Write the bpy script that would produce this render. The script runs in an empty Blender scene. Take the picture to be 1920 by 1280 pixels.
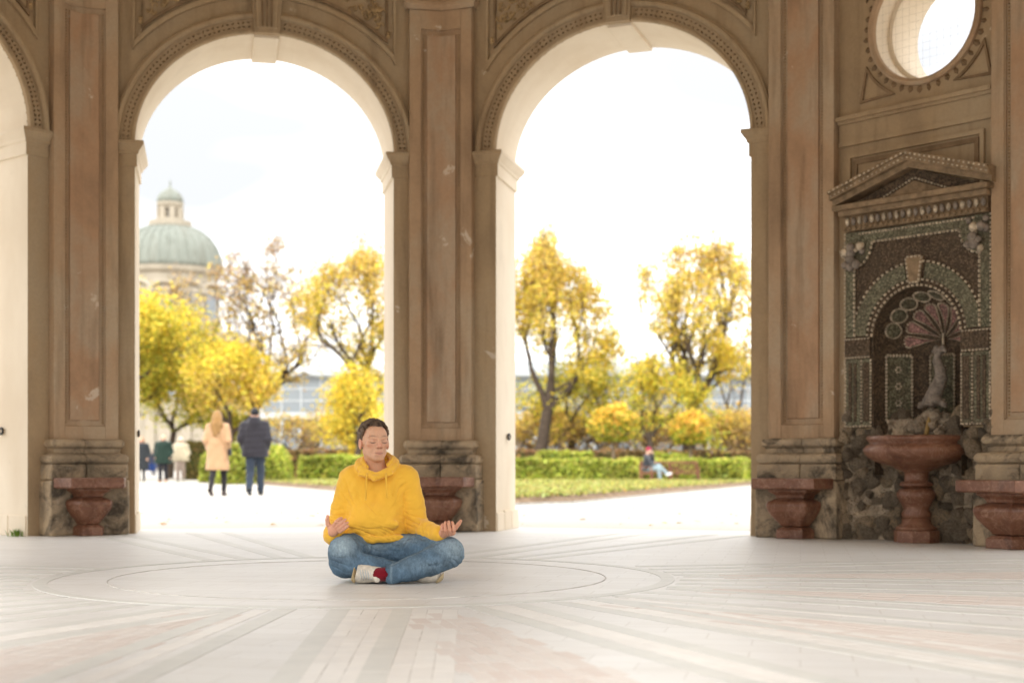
import bpy, bmesh, math, random
import numpy as np
from mathutils import Vector, Matrix

# ---------------------------------------------------------------- camera, sky, sun, exposure
scene = bpy.context.scene
rad = math.radians
FPX, CAM_H, HORIZON = 2667.0, 0.64, 870.0          # focal length in 1920-wide pixels, eye height, horizon row

cam_data = bpy.data.cameras.new('camera')
cam = bpy.data.objects.new('camera', cam_data)
scene.collection.objects.link(cam)
cam.location = (0, 0, CAM_H)
cam.rotation_euler = (rad(90), 0, 0)
cam_data.sensor_width = 36.0
cam_data.lens = FPX / 1920 * 36.0
cam_data.shift_y = (HORIZON - 640) / 1920
cam_data.clip_start, cam_data.clip_end = 0.1, 3000
cam_data.dof.use_dof = True
cam_data.dof.focus_distance = 7.72
cam_data.dof.aperture_fstop = 1.9
scene.camera = cam

SUN_EL, SUN_AZ = rad(38), rad(200)                  # soft overcast light, sun behind cloud
world = bpy.data.worlds.new('World')
scene.world = world
world.use_nodes = True
wn, wl = world.node_tree.nodes, world.node_tree.links
wn.clear()
w_out = wn.new('ShaderNodeOutputWorld')
w_bg = wn.new('ShaderNodeBackground')
w_sky = wn.new('ShaderNodeTexSky')
w_sky.sky_type = 'NISHITA'
w_sky.sun_disc = False
w_sky.sun_elevation = SUN_EL
w_sky.sun_rotation = SUN_AZ
w_tc = wn.new('ShaderNodeTexCoord')
w_map = wn.new('ShaderNodeMapping')
w_map.inputs['Scale'].default_value = (1.0, 1.0, 2.6)
w_map.inputs['Location'].default_value = (4.1, 0.0, 0.7)
w_noise = wn.new('ShaderNodeTexNoise')
w_noise.inputs['Scale'].default_value = 2.0
w_noise.inputs['Detail'].default_value = 3
w_noise.inputs['Roughness'].default_value = 0.5
w_ramp = wn.new('ShaderNodeValToRGB')
w_ramp.color_ramp.elements[0].position = 0.34
w_ramp.color_ramp.elements[0].color = (0.262, 0.260, 0.258, 1)
w_ramp.color_ramp.elements[1].position = 0.60
w_ramp.color_ramp.elements[1].color = (0.985, 0.985, 0.985, 1)
w_scale = wn.new('ShaderNodeVectorMath')
w_scale.operation = 'SCALE'
# an overcast deck is brightest overhead and dims towards the horizon
w_sep = wn.new('ShaderNodeSeparateXYZ')
wl.new(w_tc.outputs['Generated'], w_sep.inputs[0])
w_grad = wn.new('ShaderNodeMapRange')
w_grad.inputs['From Min'].default_value = 0.0
w_grad.inputs['From Max'].default_value = 1.0
w_grad.inputs['To Min'].default_value = 5.2
w_grad.inputs['To Max'].default_value = 9.5
wl.new(w_sep.outputs['Z'], w_grad.inputs['Value'])
wl.new(w_grad.outputs['Result'], w_scale.inputs['Scale'])
w_mix = wn.new('ShaderNodeMix')
w_mix.data_type = 'RGBA'
w_mix.inputs['Factor'].default_value = 0.96          # nearly closed overcast
wl.new(w_tc.outputs['Generated'], w_map.inputs['Vector'])
wl.new(w_map.outputs['Vector'], w_noise.inputs['Vector'])
wl.new(w_noise.outputs['Fac'], w_ramp.inputs['Fac'])
wl.new(w_ramp.outputs['Color'], w_scale.inputs[0])
wl.new(w_sky.outputs['Color'], w_mix.inputs['A'])
wl.new(w_scale.outputs['Vector'], w_mix.inputs['B'])
wl.new(w_mix.outputs['Result'], w_bg.inputs['Color'])
w_bg.inputs['Strength'].default_value = 0.15
wl.new(w_bg.outputs['Background'], w_out.inputs['Surface'])

sun_data = bpy.data.lights.new('sun', 'SUN')
sun_data.energy = 0.6
sun_data.angle = rad(20)
sun_data.color = (1.0, 0.97, 0.93)
sun = bpy.data.objects.new('sun', sun_data)
scene.collection.objects.link(sun)
sd = Vector((math.sin(SUN_AZ) * math.cos(SUN_EL), math.cos(SUN_AZ) * math.cos(SUN_EL), math.sin(SUN_EL)))
sun.rotation_euler = sd.to_track_quat('Z', 'Y').to_euler()

scene.view_settings.view_transform = 'Standard'
scene.view_settings.look = 'None'
scene.view_settings.exposure = 1.97
scene.view_settings.gamma = 1.0
scene.view_settings.use_curve_mapping = False
scene.cycles.use_denoising = True
scene.cycles.max_bounces = 10
scene.cycles.diffuse_bounces = 7
scene.cycles.transparent_max_bounces = 8
scene.cycles.sample_clamp_indirect = 8.0

# ---------------------------------------------------------------- object helpers
COL = scene.collection

def link(o):
    COL.objects.link(o)
    return o

def tag(o, label=None, category=None, group=None, kind=None):
    if label: o['label'] = label
    if category: o['category'] = category
    if group: o['group'] = group
    if kind: o['kind'] = kind
    return o

WORLD = {}                                           # world matrix of every object built here

def empty(name, loc=(0, 0, 0), rz=0.0, parent=None):
    o = link(bpy.data.objects.new(name, None))
    o.empty_display_size = 0.1
    o.location = loc
    o.rotation_euler = (0, 0, rz)
    WORLD[o.name] = Matrix.Translation(Vector(loc)) @ Matrix.Rotation(rz, 4, 'Z')
    return o

def put(name, mesh, material=None, parent=None, local=False):
    """Link a mesh as one object. World-coordinate meshes keep their place under the parent."""
    o = link(bpy.data.objects.new(name, mesh))
    if material is not None and len(mesh.materials) == 0:
        for m in (material if isinstance(material, (list, tuple)) else [material]):
            mesh.materials.append(m)
    if parent is not None:
        o.parent = parent
        if local:
            WORLD[o.name] = WORLD[parent.name].copy()
        else:
            o.matrix_parent_inverse = WORLD[parent.name].inverted()
            WORLD[o.name] = Matrix.Identity(4)
    else:
        WORLD[o.name] = Matrix.Identity(4)
    return o

def make_mesh(name, verts, faces, smooth=False, normals=True):
    me = bpy.data.meshes.new(name)
    me.from_pydata([tuple(v) for v in verts], [], [tuple(f) for f in faces])
    if normals:
        bm = bmesh.new(); bm.from_mesh(me)
        bmesh.ops.recalc_face_normals(bm, faces=bm.faces)
        bm.to_mesh(me); bm.free()
    if smooth:
        me.polygons.foreach_set('use_smooth', np.ones(len(me.polygons), bool))
    me.update()
    return me

def np_mesh(name, verts, faces, smooth=False):
    """Fast mesh from an (n,3) array and an (m,k) array of equal-sized faces."""
    verts = np.asarray(verts, np.float32); faces = np.asarray(faces, np.int32)
    me = bpy.data.meshes.new(name)
    n, k = faces.shape
    me.vertices.add(len(verts)); me.vertices.foreach_set('co', verts.ravel())
    me.loops.add(n * k); me.loops.foreach_set('vertex_index', faces.ravel())
    me.polygons.add(n); me.polygons.foreach_set('loop_start', np.arange(0, n * k, k, dtype=np.int32))
    me.polygons.foreach_set('loop_total', np.full(n, k, np.int32))
    me.update(calc_edges=True)
    me.polygons.foreach_set('use_smooth', np.full(n, bool(smooth)))
    me.validate()
    return me

def set_colour(me, cols):
    """Per-vertex colour attribute named tint."""
    a = me.color_attributes.new('tint', 'FLOAT_COLOR', 'POINT')
    c = np.ones((len(me.vertices), 4), np.float32); c[:, :3] = cols
    a.data.foreach_set('color', c.ravel())

class MB:
    """Collects shapes into one mesh."""
    def __init__(s): s.v, s.f = [], []
    def add(s, verts, faces):
        b = len(s.v); s.v += [Vector(v) for v in verts]; s.f += [tuple(i + b for i in f) for f in faces]; return s
    def box(s, lo, hi, M=None):
        x0, y0, z0 = lo; x1, y1, z1 = hi
        vs = [Vector(p) for p in ((x0,y0,z0),(x1,y0,z0),(x1,y1,z0),(x0,y1,z0),(x0,y0,z1),(x1,y0,z1),(x1,y1,z1),(x0,y1,z1))]
        if M is not None: vs = [M @ v for v in vs]
        return s.add(vs, ((0,3,2,1),(4,5,6,7),(0,1,5,4),(1,2,6,5),(2,3,7,6),(3,0,4,7)))
    def rings(s, rings, closed=True, cap=True):
        n = len(rings[0]); b = len(s.v)
        for r in rings: s.v += [Vector(p) for p in r]
        for i in range(len(rings) - 1):
            for j in range(n if closed else n - 1):
                k = (j + 1) % n
                s.f.append((b+i*n+j, b+i*n+k, b+(i+1)*n+k, b+(i+1)*n+j))
        if cap and closed:
            s.f.append(tuple(b + j for j in range(n))[::-1])
            s.f.append(tuple(b + (len(rings)-1)*n + j for j in range(n)))
        return s
    def lathe(s, prof, seg=24, M=None, sx=1.0, sy=1.0):
        rr = []
        for r, z in prof:
            ring = [Vector((sx*r*math.cos(2*math.pi*j/seg), sy*r*math.sin(2*math.pi*j/seg), z)) for j in range(seg)]
            rr.append([M @ p for p in ring] if M is not None else ring)
        return s.rings(rr)
    def tube(s, pts, r0, r1=None, sides=6, cap=True):
        pts = [Vector(p) for p in pts]; r1 = r0 if r1 is None else r1
        rr = []
        for i, p in enumerate(pts):
            t = (pts[min(i+1, len(pts)-1)] - pts[max(i-1, 0)]).normalized()
            a = t.orthogonal().normalized() if i == 0 else (prev - t * prev.dot(t)).normalized()
            prev = a; b = t.cross(a)
            r = r0 + (r1 - r0) * i / max(1, len(pts) - 1)
            rr.append([p + (a*math.cos(2*math.pi*j/sides) + b*math.sin(2*math.pi*j/sides))*r for j in range(sides)])
        return s.rings(rr, cap=cap)
    def blob(s, c, r, seg=6, rng=1, sq=(1,1,1), jit=0.0, rnd=None):
        """Low lump: a squashed, jittered ball."""
        rr = []
        for i in range(rng + 2):
            th = math.pi * (i + 0.5) / (rng + 2)
            ring = []
            for j in range(seg):
                ph = 2*math.pi*(j + 0.5*(i % 2))/seg
                k = 1 + (rnd.uniform(-jit, jit) if rnd else 0)
                ring.append(Vector(c) + Vector((math.sin(th)*math.cos(ph)*sq[0], math.sin(th)*math.sin(ph)*sq[1], -math.cos(th)*sq[2]))*r*k)
            rr.append(ring)
        return s.rings(rr)
    def mesh(s, name, smooth=False): return make_mesh(name, s.v, s.f, smooth)
    def build(s, name, material, parent=None, smooth=False, local=False):
        return put(name, s.mesh(name, smooth), material, parent, local)

def bevel(o, w=0.006, seg=2):
    m = o.modifiers.new('bevel', 'BEVEL'); m.width = w; m.segments = seg; m.limit_method = 'ANGLE'; m.angle_limit = rad(35)
    return o

# ---------------------------------------------------------------- materials
class NT:
    def __init__(s, name):
        s.m = bpy.data.materials.new(name); s.m.use_nodes = True
        s.n, s.l = s.m.node_tree.nodes, s.m.node_tree.links
        s.n.clear()
        s.out = s.n.new('ShaderNodeOutputMaterial'); s.b = s.n.new('ShaderNodeBsdfPrincipled')
        s.l.new(s.b.outputs[0], s.out.inputs['Surface'])
        tc = s.n.new('ShaderNodeTexCoord'); s.co = tc.outputs['Object']
    def noise(s, scale, detail=5, rough=0.55, dist=0.0, stretch=None):
        t = s.n.new('ShaderNodeTexNoise'); t.inputs['Scale'].default_value = scale
        t.inputs['Detail'].default_value = detail; t.inputs['Roughness'].default_value = rough
        t.inputs['Distortion'].default_value = dist
        src = s.co
        if stretch:
            mp = s.n.new('ShaderNodeMapping'); mp.inputs['Scale'].default_value = stretch
            s.l.new(s.co, mp.inputs['Vector']); src = mp.outputs['Vector']
        s.l.new(src, t.inputs['Vector'])
        return t.outputs['Fac']
    def voronoi(s, scale, feature='F1', stretch=None, out='Distance'):
        t = s.n.new('ShaderNodeTexVoronoi'); t.feature = feature; t.inputs['Scale'].default_value = scale
        src = s.co
        if stretch:
            mp = s.n.new('ShaderNodeMapping'); mp.inputs['Scale'].default_value = stretch
            s.l.new(s.co, mp.inputs['Vector']); src = mp.outputs['Vector']
        s.l.new(src, t.inputs['Vector'])
        return t.outputs[out]
    def ramp(s, fac, stops):
        r = s.n.new('ShaderNodeValToRGB'); e = r.color_ramp.elements
        while len(e) < len(stops): e.new(0.5)
        for el, (p, c) in zip(e, stops):
            el.position = p; el.color = (*c, 1) if len(c) == 3 else c
        s.l.new(fac, r.inputs['Fac']); return r.outputs['Color']
    def mix(s, fac, a, b, mode='MIX'):
        m = s.n.new('ShaderNodeMix'); m.data_type = 'RGBA'; m.blend_type = mode
        for k, v in (('Factor', fac), ('A', a), ('B', b)):
            if isinstance(v, (int, float)): m.inputs[k].default_value = v
            elif isinstance(v, tuple): m.inputs[k].default_value = (*v, 1)
            else: s.l.new(v, m.inputs[k])
        return m.outputs['Result']
    def math(s, op, a, b=0.0):
        m = s.n.new('ShaderNodeMath'); m.operation = op
        for i, v in enumerate((a, b)):
            if isinstance(v, (int, float)): m.inputs[i].default_value = v
            else: s.l.new(v, m.inputs[i])
        return m.outputs[0]
    def attr(s, name='tint'):
        a = s.n.new('ShaderNodeAttribute'); a.attribute_name = name; return a.outputs['Color']
    def rnd(s):
        return s.n.new('ShaderNodeObjectInfo').outputs['Random']
    def colour(s, c):
        if isinstance(c, tuple): s.b.inputs['Base Color'].default_value = (*c, 1)
        else: s.l.new(c, s.b.inputs['Base Color'])
        return s
    def rough(s, r, spec=0.3):
        if isinstance(r, (int, float)): s.b.inputs['Roughness'].default_value = r
        else: s.l.new(r, s.b.inputs['Roughness'])
        s.b.inputs['Specular IOR Level'].default_value = spec
        return s
    def bump(s, h, strength=0.3, dist=0.01):
        b = s.n.new('ShaderNodeBump'); b.inputs['Strength'].default_value = strength; b.inputs['Distance'].default_value = dist
        s.l.new(h, b.inputs['Height']); s.l.new(b.outputs[0], s.b.inputs['Normal'])
        return s

def simple(name, c, rough=0.7, spec=0.3, var=0.25, scale=6.0, bscale=60.0, bump=0.15, bd=0.003):
    t = NT(name)
    a = tuple(x * (1 - var) for x in c); b = tuple(min(1, x * (1 + var)) for x in c)
    t.colour(t.ramp(t.noise(scale), [(0.3, a), (0.7, b)])).rough(rough, spec)
    if bump: t.bump(t.noise(bscale, 3), bump, bd)
    return t.m

M = {}
def plaster(name, tones, stain, pale, seed=0.0, panel=0.5):
    t = NT(name)
    big = t.noise(1.1 + seed, 6, 0.6, 0.3, (1, 1, 0.55))
    base = t.ramp(big, [(0.28, tones[0]), (0.45, tones[1]), (0.6, tones[2]), (0.75, tones[1])])
    streak = t.noise(3.0, 6, 0.62, 0.2, (2.4, 2.4, 0.22))
    c = t.mix(t.ramp(streak, [(0.52, (0, 0, 0)), (0.74, (panel, panel, panel))]), base, stain)
    chips = t.noise(2.3 + seed, 8, 0.7, 0.4)
    c = t.mix(t.ramp(chips, [(0.655, (0, 0, 0)), (0.67, (0.75, 0.75, 0.75))]), c, pale)
    fine = t.noise(38, 4, 0.6)
    c = t.mix(0.14, c, t.ramp(fine, [(0.35, (0.6, 0.6, 0.6)), (0.65, (1.25, 1.25, 1.25))]), 'MULTIPLY')
    t.colour(c).rough(0.88, 0.2)
    h = t.math('ADD', t.math('MULTIPLY', t.noise(70, 4), 0.4), t.math('MULTIPLY', chips, 0.8))
    t.bump(h, 0.22, 0.006)
    return t.m

M['wall'] = plaster('wall_plaster', [(0.285, 0.203, 0.122), (0.385, 0.278, 0.166), (0.39, 0.298, 0.192)], (0.20, 0.138, 0.08), (0.60, 0.51, 0.40), 0.0, 0.6)
M['pil'] = plaster('pilaster_plaster', [(0.295, 0.198, 0.122), (0.415, 0.28, 0.172), (0.425, 0.328, 0.225)], (0.20, 0.135, 0.08), (0.62, 0.53, 0.42), 0.35, 0.75)
M['panel'] = plaster('panel_plaster', [(0.295, 0.19, 0.117), (0.42, 0.262, 0.158), (0.425, 0.32, 0.222)], (0.20, 0.135, 0.082), (0.62, 0.52, 0.41), 0.7, 0.75)
M['band'] = simple('ornament_band', (0.215, 0.145, 0.085), 0.9, 0.2, 0.3, 9, 60, 0.4, 0.006)
M['relief'] = simple('stucco_relief', (0.36, 0.25, 0.13), 0.9, 0.2, 0.35, 11, 50, 0.3, 0.004)

def limewash():
    t = NT('cream_limewash')
    c = t.ramp(t.noise(1.4, 5, 0.6, 0, (1, 1, 0.5)), [(0.3, (0.66, 0.56, 0.43)), (0.6, (0.74, 0.65, 0.52)), (0.8, (0.62, 0.54, 0.43))])
    c = t.mix(t.ramp(t.noise(7, 7, 0.7), [(0.66, (0, 0, 0)), (0.72, (0.5, 0.5, 0.5))]), c, (0.45, 0.39, 0.31))
    t.colour(c).rough(0.9, 0.15).bump(t.noise(30, 4), 0.2, 0.006)
    return t.m
M['cream'] = limewash()

def weathered():
    t = NT('weathered_sandstone')
    c = t.ramp(t.noise(2.6, 7, 0.62, 0.4), [(0.30, (0.18, 0.145, 0.10)), (0.45, (0.36, 0.28, 0.19)), (0.6, (0.47, 0.36, 0.235)), (0.75, (0.40, 0.32, 0.225))])
    moss = t.ramp(t.noise(3.6, 8, 0.72, 0.8), [(0.47, (0, 0, 0)), (0.62, (0.88, 0.88, 0.88))])
    c = t.mix(moss, c, (0.055, 0.047, 0.038))
    c = t.mix(t.ramp(t.noise(16, 6, 0.7), [(0.58, (0, 0, 0)), (0.7, (0.6, 0.6, 0.6))]), c, (0.42, 0.36, 0.28))
    t.colour(c).rough(0.92, 0.2).bump(t.math('ADD', t.noise(22, 6, 0.7), t.math('MULTIPLY', t.voronoi(55), 0.4)), 0.7, 0.016)
    return t.m
M['stone'] = weathered()

def marble():
    t = NT('red_marble')
    c = t.ramp(t.noise(4, 7, 0.65, 1.2), [(0.28, (0.075, 0.028, 0.015)), (0.46, (0.155, 0.062, 0.033)), (0.62, (0.225, 0.105, 0.062)), (0.78, (0.12, 0.048, 0.028))])
    vein = t.math('ABSOLUTE', t.math('SUBTRACT', t.noise(5, 5, 0.6, 2.5), 0.5))
    c = t.mix(t.ramp(vein, [(0.0, (0.55, 0.55, 0.55)), (0.018, (0, 0, 0))]), c, (0.40, 0.26, 0.18))
    c = t.mix(t.ramp(t.noise(26, 5, 0.7), [(0.56, (0, 0, 0)), (0.74, (0.30, 0.30, 0.30))]), c, (0.34, 0.22, 0.155))
    t.colour(c).rough(t.ramp(t.noise(12), [(0.3, (0.35,)*3), (0.7, (0.6,)*3)]), 0.45).bump(t.noise(30, 5), 0.2, 0.005)
    return t.m
M['marble'] = marble()

def rock():
    t = NT('tuff_rock')
    c = t.ramp(t.noise(5, 6, 0.65), [(0.3, (0.19, 0.158, 0.122)), (0.5, (0.38, 0.32, 0.25)), (0.7, (0.55, 0.46, 0.35))])
    c = t.mix(t.ramp(t.rnd(), [(0.0, (0.55,)*3), (1.0, (1.35, 1.3, 1.25))]), (0, 0, 0), c, 'MIX') if False else t.mix(1.0, c, t.ramp(t.rnd(), [(0.0, (0.75, 0.72, 0.68)), (0.6, (1.1, 1.05, 0.98)), (1.0, (1.8, 1.65, 1.42))]), 'MULTIPLY')
    t.colour(c).rough(0.95, 0.15).bump(t.math('ADD', t.noise(18, 7, 0.75), t.voronoi(40)), 0.9, 0.02)
    return t.m
M['rock'] = rock()

def pebbles(name, c, scale=75):
    t = NT(name)
    col = t.voronoi(scale, out='Color')
    v = t.n.new('ShaderNodeSeparateColor'); t.l.new(col, v.inputs[0])
    k = t.ramp(v.outputs[0], [(0.0, tuple(x*0.45 for x in c)), (0.6, c), (1.0, tuple(min(1, x*1.9) for x in c))])
    k = t.mix(t.ramp(t.noise(4, 6, 0.7), [(0.45, (0, 0, 0)), (0.7, (0.55, 0.55, 0.55))]), k, (0.10, 0.075, 0.05))
    t.colour(k).rough(0.8, 0.3).bump(t.voronoi(scale), 0.8, -0.006)
    return t.m
M['green'] = pebbles('green_pebble_mosaic', (0.135, 0.125, 0.08))
M['dark'] = pebbles('dark_pebble_mosaic', (0.085, 0.058, 0.036))
M['pink'] = pebbles('red_pebble_mosaic', (0.33, 0.18, 0.155))
M['brownmos'] = simple('brown_tufa_mortar', (0.25, 0.175, 0.105), 0.9, 0.2, 0.35, 14, 60, 0.5, 0.008)
M['bead'] = simple('white_pebble', (0.47, 0.385, 0.28), 0.6, 0.3, 0.55, 25, 90, 0.2)
M['fish'] = simple('grey_scaled_stone', (0.24, 0.20, 0.165), 0.85, 0.25, 0.35, 25, 75, 0.6, 0.008)
M['iron'] = simple('black_iron', (0.015, 0.013, 0.012), 0.5, 0.5, 0.3)
M['net'] = simple('wire_net', (0.30, 0.26, 0.20), 0.6, 0.4, 0.1)
M['water_stain'] = simple('ochre_lime_crust', (0.40, 0.26, 0.09), 0.7, 0.4, 0.4, 18, 50, 0.6, 0.008)

# ---------------------------------------------------------------- the pavilion: plan and wall frames
CX, CY, RAD = -0.86, 8.1, 5.64
def on_circle(a): return Vector((CX + RAD*math.sin(rad(a)), CY + RAD*math.cos(rad(a))))
CORN = [Vector((-5.85, 10.75)), Vector((-3.954, 13.05)), Vector((-0.670, 13.75)), Vector((2.606, 12.525)), Vector((4.025, 10.92))]
CORN += [on_circle(a) for a in (90, 120, 152.5, 189, 224, 261)]
NC = len(CORN)
WALL_T, WALL_H = 0.85, 6.2

class Bay:
    def __init__(s, i):
        s.P, s.Q = CORN[i], CORN[(i + 1) % NC]
        s.L = (s.Q - s.P).length; s.e = (s.Q - s.P) / s.L
        s.n = Vector((s.e.y, -s.e.x))
    def pt(s, u, z, d=0.0):
        p = s.P + s.e*u + s.n*d
        return Vector((p.x, p.y, z))
    def mat(s, u=0.0, z=0.0, d=0.0):
        """u along the wall, d out of it, z up."""
        o = s.pt(u, z, d)
        return Matrix(((s.e.x, s.n.x, 0, o.x), (s.e.y, s.n.y, 0, o.y), (0, 0, 1, o.z), (0, 0, 0, 1)))
    def uz(s, x, y, d=0.0):
        """wall coordinates of a sight line that meets the plane d"""
        k = (x - 960) / FPX
        P = s.P + s.n*d
        u = (k*P.y - P.x) / (s.e.x - k*s.e.y)
        Y = P.y + s.e.y*u
        return u, CAM_H + (HORIZON - y)/FPX*Y
BAYS = [Bay(i) for i in range(NC)]

pavilion = empty('garden_pavilion', (CX, CY, 0))
tag(pavilion, 'round stone pavilion with brown plaster arches, pilasters and cream reveals', 'pavilion')

def bx(mb, b, u0, u1, z0, z1, d0, d1):
    c = [b.pt(u, z, d) for z in (z0, z1) for (u, d) in ((u0, d0), (u1, d0), (u1, d1), (u0, d1))]
    return mb.add(c, ((0,3,2,1),(4,5,6,7),(0,1,5,4),(1,2,6,5),(2,3,7,6),(3,0,4,7)))

def ribbon(mb, b, pts, w, d0, d1, closed=False):
    """a raised fillet of width w along a line drawn on the wall"""
    pts = [Vector(p) for p in pts]; n = len(pts); rings = []
    for i in range(n):
        a = pts[(i-1) % n] if (closed or i > 0) else pts[i]
        c = pts[(i+1) % n] if (closed or i < n-1) else pts[i]
        t1 = (pts[i]-a).normalized() if (pts[i]-a).length > 1e-9 else (c-pts[i]).normalized()
        t2 = (c-pts[i]).normalized() if (c-pts[i]).length > 1e-9 else t1
        t = (t1+t2).normalized(); nn = Vector((-t.y, t.x)) / max(0.5, math.sqrt(max(0.0, (1+t1.dot(t2))/2)))
        A, B = pts[i]+nn*w/2, pts[i]-nn*w/2
        rings.append([b.pt(A.x, A.y, d0), b.pt(A.x, A.y, d1), b.pt(B.x, B.y, d1), b.pt(B.x, B.y, d0)])
    if closed: rings.append(rings[0])
    return mb.rings(rings, closed=True, cap=not closed)

def sheet(mb, b, outline, d0, d1):
    """a flat inlay with edges, outline given on the wall"""
    n = len(outline)
    v = [b.pt(u, z, d0) for u, z in outline] + [b.pt(u, z, d1) for u, z in outline]
    mb.add(v, [tuple(range(n, 2*n))] + [(i, (i+1) % n, n+(i+1) % n, n+i) for i in range(n)])
    return mb

def beads(mb, b, pts, size, d, rnd, gap=0.35, place=None):
    """a line of small pebbles"""
    pts = [Vector(p) for p in pts]
    for p, q in zip(pts, pts[1:]):
        L = (q-p).length; k = max(1, int(round(L/(size*(1+gap)))))
        t = (q-p)/max(L, 1e-9)
        for j in range(k):
            c = p + t*L*(j+0.5)/k
            s = size*rnd.uniform(0.75, 1.15)
            nn = Vector((-t.y, t.x))
            o = []
            for (aa, bb) in ((-0.5, -0.28), (0.5, -0.28), (0.5, 0.28), (-0.5, 0.28)):
                w = c + t*s*aa + nn*size*bb*1.3; o.append(w)
            i_ = [c + (w-c)*0.62 for w in o]
            P = place if place else (lambda u, z, dd: b.pt(u, z, dd))
            mb.add([P(w.x, w.y, d) for w in o] + [P(w.x, w.y, d+size*0.5) for w in i_],
                   ((0,1,5,4),(1,2,6,5),(2,3,7,6),(3,0,4,7),(4,5,6,7)))
    return mb

def corner_frame(i):
    a, b = BAYS[(i-1) % NC], BAYS[i]
    return CORN[i], -a.e, b.e, a.n, b.n, (a.n+b.n)/(1+a.n.dot(b.n))

def fold(mb, i, rows, side='both', back=-0.03, gap=0.0):
    P, eL, eR, nL, nR, m = corner_frame(i)
    rings = []
    for hw, d, z in rows:
        if side == 'both': pl = [eL*hw+nL*back, eL*hw+nL*d, m*d, eR*hw+nR*d, eR*hw+nR*back]
        elif side == 'L': pl = [eL*hw+nL*back, eL*hw+nL*d, m*d+eL*gap, m*back+eL*gap]
        else: pl = [m*back+eR*gap, m*d+eR*gap, eR*hw+nR*d, eR*hw+nR*back]
        rings.append([Vector((P.x+q.x, P.y+q.y, z)) for q in pl])
    return mb.rings(rings)

def torus_rows(hw, d, z0, z1, bulge, n=7):
    out = []
    for k in range(n):
        t = math.pi*k/(n-1)
        out.append((hw + bulge*math.sin(t), d + bulge*math.sin(t), z0 + (z1-z0)*(1-math.cos(t))/2))
    return out

# ---------------------------------------------------------------- arched bays
ARCH = {}                                            # bay -> (u0, u1, spring, rise, splay_left, splay_right)
for k in range(NC):
    b = BAYS[k]
    ARCH[k] = [0.50, b.L-0.50, 3.60, 1.08, 0.0, 0.0]
ARCH[0] = [0.50, BAYS[0].L-0.545, 3.60, 1.02, 0.0, 0.0]
ARCH[1] = [0.4785, 2.881, 3.60, 1.085, 0.0, 0.01]
ARCH[2] = [0.5525, 2.9936, 3.60, 1.11, -0.12, 0.05]
SEG = 40
rnd = random.Random(11)

def arch_pts(a0, a1, zs, rise, off=0.0, n=SEG):
    c, h = (a0+a1)/2, (a1-a0)/2
    return [(c - (h+off)*math.cos(math.pi*k/n), zs + (rise+off)*math.sin(math.pi*k/n)) for k in range(n+1)]

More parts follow.
